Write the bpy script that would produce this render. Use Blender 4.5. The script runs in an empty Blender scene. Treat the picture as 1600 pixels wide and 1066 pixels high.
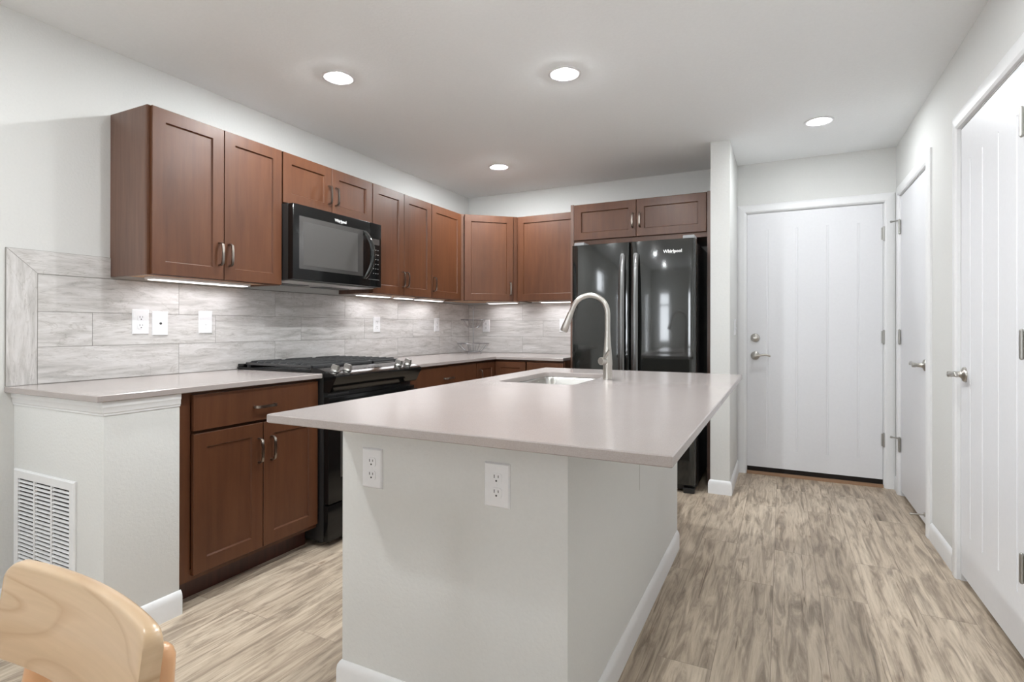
import bpy, bmesh, math, random
from mathutils import Vector, Matrix

random.seed(7)
scene = bpy.context.scene
COL = scene.collection
PI = math.pi

# ------------------------------------------------------------------ camera
cam_data = bpy.data.cameras.new('camera')
cam_data.sensor_width = 36.0
cam_data.lens = 36.0 * 851.7 / 1600.0
cam_data.shift_y = -22.6 / 1600.0
cam_data.clip_start = 0.02
cam = bpy.data.objects.new('camera', cam_data)
COL.objects.link(cam)
cam.location = (2.877, 0.0, 1.1736)
cam.rotation_mode = 'XYZ'
cam.matrix_world = (Matrix.Translation((2.877, 0.0, 1.1736)) @ Matrix.Rotation(0.4599, 4, 'Z')
                    @ Matrix.Rotation(PI / 2 + 0.0018, 4, 'X') @ Matrix.Rotation(0.0014, 4, 'Z'))
scene.camera = cam

# ------------------------------------------------------------------ view, sky
scene.view_settings.view_transform = 'Standard'
scene.view_settings.look = 'None'
scene.view_settings.exposure = 0.32
scene.view_settings.gamma = 1.0
scene.view_settings.use_curve_mapping = False
world = bpy.data.worlds.new('world')
scene.world = world
world.use_nodes = True
bg = world.node_tree.nodes['Background']
bg.inputs[0].default_value = (0.90, 0.95, 1.0, 1)
bg.inputs[1].default_value = 11.0
FLOOD = 0.40
LAMP_W = 25.0        # a recessed ceiling lamp; the hall lamp and those over the dining area are dimmer
LAMP_SHARE = (0.9, 1.0, 0.40, 1.0, 0.90, 0.95, 0.3, 0.62, 0.3, 0.3)
BAR_W = 0.62          # each under-cabinet light bar
LAMP_COL = (0.945, 0.985, 1.0)
BAR_COL = (0.97, 0.97, 1.0)

scene.cycles.max_bounces = 16
scene.cycles.diffuse_bounces = 10

# ------------------------------------------------------------------ materials
def new_mat(name):
    m = bpy.data.materials.new(name)
    m.use_nodes = True
    nt = m.node_tree
    return m, nt, nt.nodes['Principled BSDF']

def N(nt, t, **kw):
    n = nt.nodes.new(t)
    for k, v in kw.items():
        setattr(n, k, v)
    return n

def ramp(nt, fac, stops):
    r = N(nt, 'ShaderNodeValToRGB')
    e = r.color_ramp.elements
    while len(e) < len(stops):
        e.new(0.5)
    for i, (p, c) in enumerate(stops):
        e[i].position = p
        e[i].color = (c[0], c[1], c[2], 1)
    nt.links.new(fac, r.inputs[0])
    return r.outputs[0]

def coords(nt, scale=(1, 1, 1), offset_attr=None, kind='Object'):
    tc = N(nt, 'ShaderNodeTexCoord')
    mp = N(nt, 'ShaderNodeMapping')
    mp.inputs['Scale'].default_value = scale
    src = tc.outputs[kind]
    if offset_attr:
        at = N(nt, 'ShaderNodeAttribute', attribute_name=offset_attr)
        ad = N(nt, 'ShaderNodeVectorMath', operation='ADD')
        nt.links.new(src, ad.inputs[0])
        nt.links.new(at.outputs['Vector'], ad.inputs[1])
        src = ad.outputs[0]
    nt.links.new(src, mp.inputs[0])
    return mp.outputs[0]

def noise(nt, vec, scale, detail=4, rough=0.55, dist=0.0):
    n = N(nt, 'ShaderNodeTexNoise')
    n.inputs['Scale'].default_value = scale
    n.inputs['Detail'].default_value = detail
    n.inputs['Roughness'].default_value = rough
    n.inputs['Distortion'].default_value = dist
    nt.links.new(vec, n.inputs['Vector'])
    return n.outputs['Fac']

def bump(nt, b, h, strength, dist=0.002):
    n = N(nt, 'ShaderNodeBump')
    n.inputs['Strength'].default_value = strength
    n.inputs['Distance'].default_value = dist
    nt.links.new(h, n.inputs['Height'])
    nt.links.new(n.outputs[0], b.inputs['Normal'])

def srgb(r, g, b):
    f = lambda c: (c / 255 / 12.92) if c / 255 <= 0.04045 else ((c / 255 + 0.055) / 1.055) ** 2.4
    return (f(r), f(g), f(b))

def flat(name, col, rough=0.5, metal=0.0, coat=0.0, spec=0.5, bump_scale=None, bump_s=0.1):
    m, nt, b = new_mat(name)
    b.inputs['Base Color'].default_value = (*col, 1)
    b.inputs['Roughness'].default_value = rough
    b.inputs['Metallic'].default_value = metal
    b.inputs['Coat Weight'].default_value = coat
    b.inputs['Coat Roughness'].default_value = 0.08
    b.inputs['Specular IOR Level'].default_value = spec
    v = coords(nt)
    h = noise(nt, v, bump_scale or 60, 3)
    # slight tonal life everywhere
    mx = N(nt, 'ShaderNodeMix', data_type='RGBA')
    mx.inputs[6].default_value = (*[c * 0.97 for c in col], 1)
    mx.inputs[7].default_value = (*[min(1, c * 1.03) for c in col], 1)
    nt.links.new(h, mx.inputs[0])
    nt.links.new(mx.outputs[2], b.inputs['Base Color'])
    if bump_scale:
        bump(nt, b, h, bump_s)
    return m

M = {}
M['wall'] = flat('wall_paint', srgb(208, 208, 206), 0.75, bump_scale=95, bump_s=0.45)
M['ceiling'] = flat('ceiling_paint', srgb(237, 239, 240), 0.85, bump_scale=70, bump_s=0.4)
M['trim'] = flat('trim_paint', srgb(221, 221, 222), 0.38)
M['door'] = flat('door_paint', srgb(216, 216, 219), 0.42)
M['plastic'] = flat('white_plastic', srgb(224, 224, 226), 0.3)
M['slot'] = flat('dark_slot', (0.03, 0.03, 0.03), 0.6)
M['gap'] = flat('gap_shade', (0.012, 0.008, 0.006), 0.9)  # near-black colour puts in the shade of door gaps and the duct
M['crack'] = flat('paint_crack', srgb(150, 145, 140), 0.9)
M['nickel'] = flat('brushed_nickel', srgb(186, 182, 176), 0.3, metal=1.0)
M['pewter'] = flat('pewter_pull', srgb(150, 142, 134), 0.28, metal=1.0)
M['steel'] = flat('stainless_steel', srgb(200, 198, 194), 0.24, metal=1.0)
M['chrome'] = flat('chrome_wire', srgb(165, 165, 168), 0.3, metal=1.0)
M['hinge'] = flat('hinge_nickel', srgb(176, 174, 170), 0.36, metal=1.0)
M['black'] = flat('black_enamel', (0.006, 0.006, 0.006), 0.12, spec=0.35)
M['fridgeblack'] = flat('fridge_black', (0.012, 0.013, 0.012), 0.045, coat=0.8)
M['satinblack'] = flat('satin_black', (0.018, 0.018, 0.018), 0.35)
M['dark_steel'] = flat('dark_steel', srgb(96, 96, 96), 0.28, metal=1.0)
M['iron'] = flat('cast_iron', (0.045, 0.045, 0.046), 0.42, bump_scale=300, bump_s=0.1)
M['ovenglass'] = flat('oven_window', (0.055, 0.052, 0.050), 0.06, coat=0.5)
M['greypart'] = flat('grey_plastic', srgb(150, 150, 152), 0.5)
M['sill_wood'] = flat('sill_wood', srgb(150, 118, 92), 0.5)
M['maple_ply'] = flat('maple_ply', srgb(205, 165, 130), 0.5)
M['underside'] = flat('micro_underside', srgb(190, 188, 186), 0.35)
M['logo'] = flat('logo_silver', srgb(225, 225, 225), 0.35, metal=0.2)
M['print'] = flat('grey_print', srgb(150, 150, 150), 0.5)

def emit(name, col, s):
    m, nt, b = new_mat(name)
    b.inputs['Base Color'].default_value = (*col, 1)
    b.inputs['Emission Color'].default_value = (*col, 1)
    b.inputs['Emission Strength'].default_value = s
    return m
M['bulb'] = emit('lamp_lens', (1, 0.97, 0.93), 7.0)
M['barlens'] = emit('bar_lens', (1.0, 0.98, 0.96), 2.2)

def wood(name, dark, light, rough, scale=(38, 38, 2.2), coat=0.25, attr='tid', bscale=0.05, spec=0.5):
    m, nt, b = new_mat(name)
    v = coords(nt, scale, attr)
    n1 = noise(nt, v, 1.0, 6, 0.6, 0.35)
    v2 = coords(nt, (2.6, 2.6, 0.9), attr)
    n2 = noise(nt, v2, 1.6, 3, 0.5)
    c1 = ramp(nt, n1, [(0.28, dark), (0.72, light)])
    mx = N(nt, 'ShaderNodeMix', data_type='RGBA', blend_type='MULTIPLY')
    mx.inputs[0].default_value = 0.8
    nt.links.new(c1, mx.inputs[6])
    nt.links.new(ramp(nt, n2, [(0.3, (0.80, 0.78, 0.76)), (0.7, (1.12, 1.1, 1.08))]), mx.inputs[7])
    nt.links.new(mx.outputs[2], b.inputs['Base Color'])
    b.inputs['Roughness'].default_value = rough
    b.inputs['Coat Weight'].default_value = coat
    b.inputs['Coat Roughness'].default_value = 0.22
    b.inputs['Specular IOR Level'].default_value = spec
    bump(nt, b, n1, bscale)
    return m
M['cab'] = wood('stained_maple', srgb(80, 47, 29), srgb(93, 58, 37), 0.42, coat=0.05, spec=0.36, scale=(30, 30, 2.6), bscale=0.02)
M['cabside'] = wood('stained_side', srgb(88, 63, 52), srgb(108, 80, 67), 0.42, scale=(60, 60, 3.0))
M['kick'] = wood('toe_kick_wood', srgb(58, 28, 20), srgb(76, 38, 28), 0.45)

def chair_wood():
    m, nt, b = new_mat('chair_maple')
    v = coords(nt, (1.5, 1.1, 7.0))
    n = noise(nt, v, 1.1, 1, 0.4, 0.1)
    w = N(nt, 'ShaderNodeMath', operation='MULTIPLY'); w.inputs[1].default_value = 11.0
    nt.links.new(n, w.inputs[0])
    fr = N(nt, 'ShaderNodeMath', operation='FRACT'); nt.links.new(w.outputs[0], fr.inputs[0])
    fine = noise(nt, coords(nt, (4, 4, 90)), 1.5, 4)
    c = ramp(nt, fr.outputs[0], [(0.0, srgb(183, 152, 118)), (0.10, srgb(196, 168, 135)), (0.8, srgb(201, 173, 141)), (1.0, srgb(185, 154, 120))])
    mx = N(nt, 'ShaderNodeMix', data_type='RGBA', blend_type='MULTIPLY'); mx.inputs[0].default_value = 0.5
    nt.links.new(c, mx.inputs[6])
    nt.links.new(ramp(nt, fine, [(0.3, (0.88, 0.86, 0.84)), (0.7, (1.05, 1.05, 1.05))]), mx.inputs[7])
    nt.links.new(mx.outputs[2], b.inputs['Base Color'])
    b.inputs['Roughness'].default_value = 0.3
    b.inputs['Coat Weight'].default_value = 0.35
    return m
M['chair'] = chair_wood()
M['chair_edge'] = flat('chair_edge_maple', srgb(208, 160, 118), 0.3, coat=0.4)

def quartz():
    m, nt, b = new_mat('quartz_top')
    v = coords(nt)
    n1 = noise(nt, v, 420, 2, 0.7)
    n2 = noise(nt, v, 5, 3)
    c = ramp(nt, n1, [(0.3, srgb(157, 148, 145)), (0.7, srgb(169, 161, 158))])
    mx = N(nt, 'ShaderNodeMix', data_type='RGBA', blend_type='MULTIPLY'); mx.inputs[0].default_value = 0.5
    nt.links.new(c, mx.inputs[6])
    nt.links.new(ramp(nt, n2, [(0.3, (0.94, 0.93, 0.92)), (0.7, (1.0, 1.0, 1.0))]), mx.inputs[7])
    nt.links.new(mx.outputs[2], b.inputs['Base Color'])
    b.inputs['Roughness'].default_value = 0.17
    b.inputs['Specular IOR Level'].default_value = 0.5
    return m
M['quartz'] = quartz()

def tile(name='stone_tile', V=lambda a, b, c: (a, b, c)):
    m, nt, b = new_mat(name)
    v = coords(nt, V(1.0, 1.6, 11.0), 'tid')
    n1 = noise(nt, v, 2.4, 8, 0.66, 0.9)
    vf = coords(nt, V(3.0, 10.0, 80.0), 'tid')
    n2 = noise(nt, vf, 2.2, 5, 0.7, 0.6)
    vb = coords(nt, V(1.2, 1.4, 2.6), 'tid')
    n3 = noise(nt, vb, 1.7, 3)
    c = ramp(nt, n1, [(0.25, srgb(158, 154, 151)), (0.42, srgb(187, 184, 181)), (0.55, srgb(203, 200, 198)), (0.75, srgb(216, 214, 213))])
    mx = N(nt, 'ShaderNodeMix', data_type='RGBA', blend_type='MULTIPLY'); mx.inputs[0].default_value = 0.75
    nt.links.new(c, mx.inputs[6])
    nt.links.new(ramp(nt, n2, [(0.30, (0.64, 0.63, 0.62)), (0.43, (0.95, 0.95, 0.95)), (0.7, (1.05, 1.05, 1.06))]), mx.inputs[7])
    # hairline veins
    vv = coords(nt, V(0.8, 1.0, 3.6), 'tid')
    nv = noise(nt, vv, 2.2, 5, 0.6, 1.4)
    a = N(nt, 'ShaderNodeMath', operation='SUBTRACT'); a.inputs[1].default_value = 0.5; nt.links.new(nv, a.inputs[0])
    ab = N(nt, 'ShaderNodeMath', operation='ABSOLUTE'); nt.links.new(a.outputs[0], ab.inputs[0])
    vein = ramp(nt, ab.outputs[0], [(0.0, (0.72, 0.70, 0.67)), (0.012, (1, 1, 1))])
    m2 = N(nt, 'ShaderNodeMix', data_type='RGBA', blend_type='MULTIPLY'); m2.inputs[0].default_value = 0.6
    nt.links.new(mx.outputs[2], m2.inputs[6]); nt.links.new(vein, m2.inputs[7])
    nt.links.new(m2.outputs[2], b.inputs['Base Color'])
    b.inputs['Roughness'].default_value = 0.42
    bump(nt, b, n2, 0.08)
    return m
M['tile'] = tile()
M['tile_upright'] = tile('stone_tile_upright', lambda a, b, c: (a, c, b))
M['grout'] = flat('grout', srgb(140, 137, 132), 0.9)

def floor_mat():
    m, nt, b = new_mat('vinyl_plank')
    tc = N(nt, 'ShaderNodeTexCoord')
    mp = N(nt, 'ShaderNodeMapping')
    mp.inputs['Rotation'].default_value = (0, 0, PI / 2)
    mp.inputs['Location'].default_value = (0.31, 0.07, 0)
    nt.links.new(tc.outputs['Object'], mp.inputs[0])
    br = N(nt, 'ShaderNodeTexBrick', offset=0.37, offset_frequency=2, squash=1.0)
    br.inputs['Scale'].default_value = 1.0
    br.inputs['Brick Width'].default_value = 1.22
    br.inputs['Row Height'].default_value = 0.182
    br.inputs['Mortar Size'].default_value = 0.0011
    br.inputs['Mortar Smooth'].default_value = 0.2
    br.inputs['Bias'].default_value = 0.0
    br.inputs['Color1'].default_value = (0, 0, 0, 1)
    br.inputs['Color2'].default_value = (1, 1, 1, 1)
    br.inputs['Mortar'].default_value = (0.5, 0.5, 0.5, 1)
    nt.links.new(mp.outputs[0], br.inputs['Vector'])
    sc = N(nt, 'ShaderNodeVectorMath', operation='SCALE'); sc.inputs['Scale'].default_value = 37.0
    nt.links.new(br.outputs['Color'], sc.inputs[0])
    ad = N(nt, 'ShaderNodeVectorMath', operation='ADD')
    nt.links.new(tc.outputs['Object'], ad.inputs[0]); nt.links.new(sc.outputs[0], ad.inputs[1])

    def lay(scale, s, d, r, dist):
        mm = N(nt, 'ShaderNodeMapping'); mm.inputs['Scale'].default_value = scale
        nt.links.new(ad.outputs[0], mm.inputs[0])
        return noise(nt, mm.outputs[0], s, d, r, dist)
    blotch = lay((24, 3.0, 1), 1.0, 6, 0.64, 0.9)
    grain = lay((105, 4.2, 1), 1.0, 4, 0.6, 0.5)
    streak = lay((60, 1.7, 1), 1.0, 5, 0.62, 0.7)
    wide = lay((6.0, 0.8, 1), 1.0, 3, 0.5, 0.4)
    c = ramp(nt, blotch, [(0.33, srgb(132, 120, 106)), (0.43, srgb(156, 143, 128)), (0.52, srgb(180, 167, 150)), (0.66, srgb(197, 185, 168))])
    mx = N(nt, 'ShaderNodeMix', data_type='RGBA', blend_type='MULTIPLY'); mx.inputs[0].default_value = 0.8
    nt.links.new(c, mx.inputs[6])
    nt.links.new(ramp(nt, grain, [(0.34, (0.76, 0.74, 0.72)), (0.47, (0.97, 0.96, 0.95)), (0.66, (1.1, 1.1, 1.1))]), mx.inputs[7])
    mw = N(nt, 'ShaderNodeMix', data_type='RGBA', blend_type='MULTIPLY'); mw.inputs[0].default_value = 0.85
    nt.links.new(mx.outputs[2], mw.inputs[6])
    nt.links.new(ramp(nt, wide, [(0.3, (0.83, 0.80, 0.78)), (0.5, (1.0, 0.98, 0.965)), (0.7, (1.06, 1.06, 1.06))]), mw.inputs[7])
    # dark checks and worn-through lines along the grain
    m1 = N(nt, 'ShaderNodeMix', data_type='RGBA', blend_type='MULTIPLY'); m1.inputs[0].default_value = 0.9
    nt.links.new(mw.outputs[2], m1.inputs[6])
    nt.links.new(ramp(nt, streak, [(0.30, (0.42, 0.38, 0.35)), (0.345, (0.72, 0.69, 0.66)), (0.38, (1.0, 1.0, 1.0))]), m1.inputs[7])
    # knots
    kn = N(nt, 'ShaderNodeTexVoronoi')
    km = N(nt, 'ShaderNodeMapping'); km.inputs['Scale'].default_value = (5.2, 2.6, 0.0)
    nt.links.new(ad.outputs[0], km.inputs[0]); nt.links.new(km.outputs[0], kn.inputs['Vector'])
    kn.inputs['Scale'].default_value = 1.0
    m2 = N(nt, 'ShaderNodeMix', data_type='RGBA', blend_type='MULTIPLY'); m2.inputs[0].default_value = 0.85
    nt.links.new(m1.outputs[2], m2.inputs[6])
    nt.links.new(ramp(nt, kn.outputs['Distance'], [(0.02, (0.52, 0.45, 0.41)), (0.045, (0.74, 0.68, 0.64)), (0.06, (0.92, 0.88, 0.86)), (0.10, (1.0, 1.0, 1.0))]), m2.inputs[7])
    # tone of each plank
    m3 = N(nt, 'ShaderNodeMix', data_type='RGBA', blend_type='MULTIPLY'); m3.inputs[0].default_value = 1.0
    nt.links.new(m2.outputs[2], m3.inputs[6])
    nt.links.new(ramp(nt, br.outputs['Color'], [(0.0, (0.90, 0.88, 0.86)), (0.5, (1.0, 0.985, 0.97)), (1.0, (1.07, 1.06, 1.05))]), m3.inputs[7])
    m4 = N(nt, 'ShaderNodeMix', data_type='RGBA')
    nt.links.new(br.outputs['Fac'], m4.inputs[0])
    nt.links.new(m3.outputs[2], m4.inputs[6])
    m4.inputs[7].default_value = (*srgb(128, 114, 101), 1)
    nt.links.new(m4.outputs[2], b.inputs['Base Color'])
    b.inputs['Roughness'].default_value = 0.46
    bump(nt, b, grain, 0.06)
    return m
M['floor'] = floor_mat()

def glass_mat():
    m = bpy.data.materials.new('window_glass'); m.use_nodes = True
    nt = m.node_tree; nt.nodes.clear()
    out = N(nt, 'ShaderNodeOutputMaterial'); mix = N(nt, 'ShaderNodeMixShader')
    t = N(nt, 'ShaderNodeBsdfTransparent'); g = N(nt, 'ShaderNodeBsdfGlossy')
    g.inputs['Roughness'].default_value = 0.02
    mix.inputs[0].default_value = 0.06
    nt.links.new(t.outputs[0], mix.inputs[1]); nt.links.new(g.outputs[0], mix.inputs[2])
    nt.links.new(mix.outputs[0], out.inputs[0])
    return m
M['glass'] = glass_mat()

# ------------------------------------------------------------------ mesh helpers
def BM():
    b = bmesh.new()
    b.verts.layers.float_vector.new('tid')
    return b

IDENT = lambda a, b, c: Vector((a, b, c))

def frame(o, u, n):
    o, u, n = Vector(o), Vector(u).normalized(), Vector(n).normalized()
    z = Vector((0, 0, 1))
    return lambda a, b, c: o + u * a + z * b + n * c

def box(bm, x0, x1, y0, y1, z0, z1, F=IDENT, bev=0.0, tid=None):
    x0, x1 = min(x0, x1), max(x0, x1); y0, y1 = min(y0, y1), max(y0, y1); z0, z1 = min(z0, z1), max(z0, z1)
    v = [bm.verts.new(F(x, y, z)) for x in (x0, x1) for y in (y0, y1) for z in (z0, z1)]
    fs = [bm.faces.new([v[i] for i in q]) for q in ((0, 1, 3, 2), (4, 6, 7, 5), (0, 4, 5, 1), (2, 3, 7, 6), (0, 2, 6, 4), (1, 5, 7, 3))]
    if tid is not None:
        ly = bm.verts.layers.float_vector['tid']
        for q in v:
            q[ly] = tid
    if bev:
        es = list({e for f in fs for e in f.edges})
        bmesh.ops.bevel(bm, geom=es, offset=bev, segments=2, profile=0.6, affect='EDGES')

def ring_pts(c, ax, r, n, ref=None):
    ax = Vector(ax).normalized()
    if ref is None:
        ref = Vector((0, 0, 1)) if abs(ax.z) < 0.9 else Vector((1, 0, 0))
    u = ax.cross(ref).normalized(); w = ax.cross(u).normalized()
    return [Vector(c) + (u * math.cos(2 * PI * k / n) + w * math.sin(2 * PI * k / n)) * r for k in range(n)]

def skin(bm, rings, cap=(True, True), closed=False):
    V = [[bm.verts.new(p) for p in r] for r in rings]
    n = len(V[0])
    m = len(V)
    for i in range(m if closed else m - 1):
        a, b = V[i], V[(i + 1) % m]
        for k in range(n):
            bm.faces.new((a[k], a[(k + 1) % n], b[(k + 1) % n], b[k]))
    if not closed:
        if cap[0]: bm.faces.new(V[0][::-1])
        if cap[1]: bm.faces.new(V[-1])

def tube(bm, pts, r, n=12, cap=(True, True), closed=False):
    pts = [Vector(p) for p in pts]
    rs = r if isinstance(r, (list, tuple)) else [r] * len(pts)
    m = len(pts)
    rings = []
    u = None
    for i in range(m):
        if closed:
            t = pts[(i + 1) % m] - pts[i - 1]
        else:
            t = pts[min(i + 1, m - 1)] - pts[max(i - 1, 0)]
        t.normalize()
        if u is None:
            ref = Vector((0, 0, 1)) if abs(t.z) < 0.9 else Vector((1, 0, 0))
            u = t.cross(ref).normalized()
        else:
            u = (u - t * u.dot(t)).normalized()
        w = t.cross(u)
        rings.append([pts[i] + (u * math.cos(2 * PI * k / n) + w * math.sin(2 * PI * k / n)) * rs[i] for k in range(n)])
    skin(bm, rings, cap, closed)

def cyl(bm, p0, p1, r0, r1=None, n=20):
    tube(bm, [p0, p1], [r0, r0 if r1 is None else r1], n)

def lathe(bm, c, ax, prof, n=28, cap=(True, True)):
    c, ax = Vector(c), Vector(ax).normalized()
    skin(bm, [ring_pts(c + ax * h, ax, max(r, 1e-4), n) for r, h in prof], cap)

def sphere(bm, c, r, n=12):
    lathe(bm, c, (0, 0, 1), [(r * math.cos(t), r * math.sin(t)) for t in [(-0.5 + k / 8) * PI * 0.98 for k in range(9)]], n)

def extrude(bm, poly, p0, p1, ua, ub, m0=0.0, m1=0.0):
    """sweeps a 2D profile (a out from the wall, b up) from p0 to p1; m0/m1 lengthen the ends by a (outer mitres)"""
    p0, p1 = Vector(p0), Vector(p1)
    t = (p1 - p0).normalized()
    ua, ub = Vector(ua), Vector(ub)
    r0 = [p0 + ua * a + ub * b - t * (a * m0) for a, b in poly]
    r1 = [p1 + ua * a + ub * b + t * (a * m1) for a, b in poly]
    skin(bm, [r0, r1])

def rootloc(o):
    while o.parent is not None:
        o = o.parent
    return Vector(o.location)

def put(name, bm, mat, parent=None, smooth=30, loc=None, kind=None):
    """links one mesh object; world-space vertices become local to the thing's base"""
    bmesh.ops.recalc_face_normals(bm, faces=bm.faces[:])
    L = rootloc(parent) if parent is not None else Vector(loc or (0, 0, 0))
    for v in bm.verts:
        v.co -= L
    me = bpy.data.meshes.new(name)
    bm.to_mesh(me); bm.free()
    mats = mat if isinstance(mat, (list, tuple)) else [mat]
    for q in mats:
        me.materials.append(q)
    if smooth:
        me.polygons.foreach_set('use_smooth', [True] * len(me.polygons))
        me.set_sharp_from_angle(angle=math.radians(smooth))
    o = bpy.data.objects.new(name, me)
    COL.objects.link(o)
    if parent is not None:
        o.parent = parent
    else:
        o.location = L
    if kind:
        o['kind'] = kind
    return o

def thing(name, label, cat, loc, group=None):
    o = bpy.data.objects.new(name, None)
    o.empty_display_size = 0.1
    COL.objects.link(o)
    o.location = loc
    o['label'] = label; o['category'] = cat
    if group: o['group'] = group
    return o

def tag(o, label, cat, group=None):
    o['label'] = label; o['category'] = cat
    if group: o['group'] = group
    return o

def copy_tree(o, parent=None):
    c = o.copy()
    COL.objects.link(c)
    if parent is not None:
        c.parent = parent
    for ch in list(o.children):
        copy_tree(ch, c)
    return c

def boxes(lst, bev=0.0):
    bm = BM()
    for q in lst:
        box(bm, *q, bev=bev)
    return bm

# ------------------------------------------------------------------ the room
XR, YB, H, YR = 3.622, 4.802, 2.497, -4.5
T = 0.12
put('floor', boxes([(-T, XR + T, YR - T, YB + T, -0.1, 0)]), M['floor'], smooth=0, kind='structure')

LAMPS = [(0.772, 2.176), (1.861, 2.664), (3.089, 3.994), (0.787, 3.974)]
LAMPS_BEHIND = [(0.77, 0.2), (1.85, 1.70), (0.77, -1.8), (3.02, 1.70), (0.72, -3.6), (2.9, -3.6)]  # the aisle lamp is unseen, added to brighten the island side and floor

def ceiling_with_holes():
    """slab with a round hole for each recessed can"""
    bm = BM()
    holes = LAMPS + LAMPS_BEHIND
    r, n, s = 0.066, 32, 0.09
    xs = sorted({-T, XR + T} | {c[0] + q for c in holes for q in (-s, s)})
    ys = sorted({YR - T, YB + T} | {c[1] + q for c in holes for q in (-s, s)})
    for i in range(len(xs) - 1):
        for j in range(len(ys) - 1):
            mx, my = (xs[i] + xs[i + 1]) / 2, (ys[j] + ys[j + 1]) / 2
            if any(abs(mx - c[0]) < s and abs(my - c[1]) < s for c in holes):
                continue
            bm.faces.new([bm.verts.new((x, y, H)) for x, y in ((xs[i], ys[j]), (xs[i + 1], ys[j]), (xs[i + 1], ys[j + 1]), (xs[i], ys[j + 1]))])
    for c in holes:
        # square grid cells inside this lamp's square may be split by other lamps' lines; fill the square ring as one fan
        inner = [(c[0] + r * math.cos(2 * PI * k / n), c[1] + r * math.sin(2 * PI * k / n)) for k in range(n)]
        def sq(k):
            a = 2 * PI * k / n; x, y = math.cos(a), math.sin(a); m = max(abs(x), abs(y))
            return (c[0] + s * x / m, c[1] + s * y / m)
        outer = [sq(k) for k in range(n)]
        vi = [bm.verts.new((*p, H)) for p in inner]; vo = [bm.verts.new((*p, H)) for p in outer]
        for k in range(n):
            bm.faces.new((vi[k], vi[(k + 1) % n], vo[(k + 1) % n], vo[k]))
    bmesh.ops.remove_doubles(bm, verts=bm.verts[:], dist=1e-5)
    for f in bm.faces:
        f.normal_update()
        if f.normal.z > 0: f.normal_flip()
    # upper skin of the slab
    box(bm, -T, XR + T, YR - T, YB + T, H + 0.15, H + 0.2)
    me_bm = bm
    me = bpy.data.meshes.new('ceiling'); me_bm.to_mesh(me); me_bm.free()
    me.materials.append(M['ceiling'])
    o = bpy.data.objects.new('ceiling', me); COL.objects.link(o); o['kind'] = 'structure'
ceiling_with_holes()

def wall_x(bm, x0, x1, ys, zs, holes):
    """a wall standing along y from ys[0] to ys[1], with rectangular holes (y0, y1, z0, z1)"""
    hs = sorted(holes)
    y = ys[0]
    for (a, b, c, d) in hs:
        if a > y: box(bm, x0, x1, y, a, zs[0], zs[1])
        if c > zs[0]: box(bm, x0, x1, a, b, zs[0], c)
        if d < zs[1]: box(bm, x0, x1, a, b, d, zs[1])
        y = b
    if ys[1] > y: box(bm, x0, x1, y, ys[1], zs[0], zs[1])

def wall_y(bm, y0, y1, xs, zs, holes):
    hs = sorted(holes); x = xs[0]
    for (a, b, c, d) in hs:
        if a > x: box(bm, x, a, y0, y1, zs[0], zs[1])
        if c > zs[0]: box(bm, a, b, y0, y1, zs[0], c)
        if d < zs[1]: box(bm, a, b, y0, y1, d, zs[1])
        x = b
    if xs[1] > x: box(bm, x, xs[1], y0, y1, zs[0], zs[1])

WINL1 = (-1.89, -1.03, 1.78, 2.22)
WINL2 = (-4.15, -3.65, 0.5, 1.95)
WINR1 = (0.32, 0.78, 0.83, 1.99)
WIN_ADDED = (2.10, 3.05, 0.75, 2.0)
bm = BM(); wall_x(bm, -T, 0, (YR - T, YB + T), (0, H + 0.15), [WINL1, WINL2]); put('wall_left', bm, M['wall'], smooth=0, kind='structure')
bm = BM(); wall_y(bm, YR - T, YR, (0, XR), (0, H + 0.15), [WINR1, WIN_ADDED]); put('wall_rear', bm, M['wall'], smooth=0, kind='structure')
D1 = (2.615, 3.552); D2 = (3.812, 4.636); D3 = (2.382, 3.208); DT = 2.10
bm = BM(); wall_y(bm, YB, YB + 0.06, (0, XR), (0, H + 0.15), [(D1[0], D1[1], 0, DT)]); box(bm, 0, XR, YB + 0.06, YB + T, 0, H + 0.15)
put('wall_back', bm, M['wall'], smooth=0, kind='structure')
bm = BM(); wall_x(bm, XR, XR + 0.06, (YR - T, YB + T), (0, H + 0.15), [(D3[0], D3[1], 0, DT + 0.005), (D2[0], D2[1], 0, DT + 0.005)])
box(bm, XR + 0.06, XR + T, YR - T, YB + T, 0, H + 0.15)
put('wall_right', bm, M['wall'], smooth=0, kind='structure')
SX0, SX1, SY = 2.4198, 2.5507, 4.101
put('wall_stub', boxes([(SX0, SX1, SY, YB, 0, H)], bev=0.004), M['wall'], kind='structure')
PX, PY0, PY1 = 0.667, 1.118, 1.398
put('wall_pony', boxes([(0, PX, PY0, PY1, 0, 0.9018)], bev=0.004), M['wall'], kind='structure')

BASE = [(0, 0), (0.0135, 0), (0.0135, 0.070), (0.0115, 0.083), (0.0065, 0.092), (0.002, 0.097), (0, 0.097)]
def baseboard(name, runs):
    bm = BM()
    for p0, p1, out, m0, m1 in runs:
        extrude(bm, BASE, p0, p1, out, (0, 0, 1), m0, m1)
    return put(name, bm, M['trim'], smooth=40, kind='structure')
baseboard('baseboard_right', [((XR, 3.294, 0), (XR, 3.735, 0), (-1, 0, 0), 0, 0), ((XR, 4.712, 0), (XR, YB, 0), (-1, 0, 0), 0, 0),
                              ((XR, YR, 0), (XR, 2.296, 0), (-1, 0, 0), 0, 0)])
baseboard('baseboard_left', [((0, YR, 0), (0, PY0 - 0.0135, 0), (1, 0, 0), 0, 0)])
baseboard('baseboard_stub', [((SX0, SY, 0), (SX1, SY, 0), (0, -1, 0), 1, 1), ((SX1, SY, 0), (SX1, YB, 0), (1, 0, 0), 1, 0)])
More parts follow.
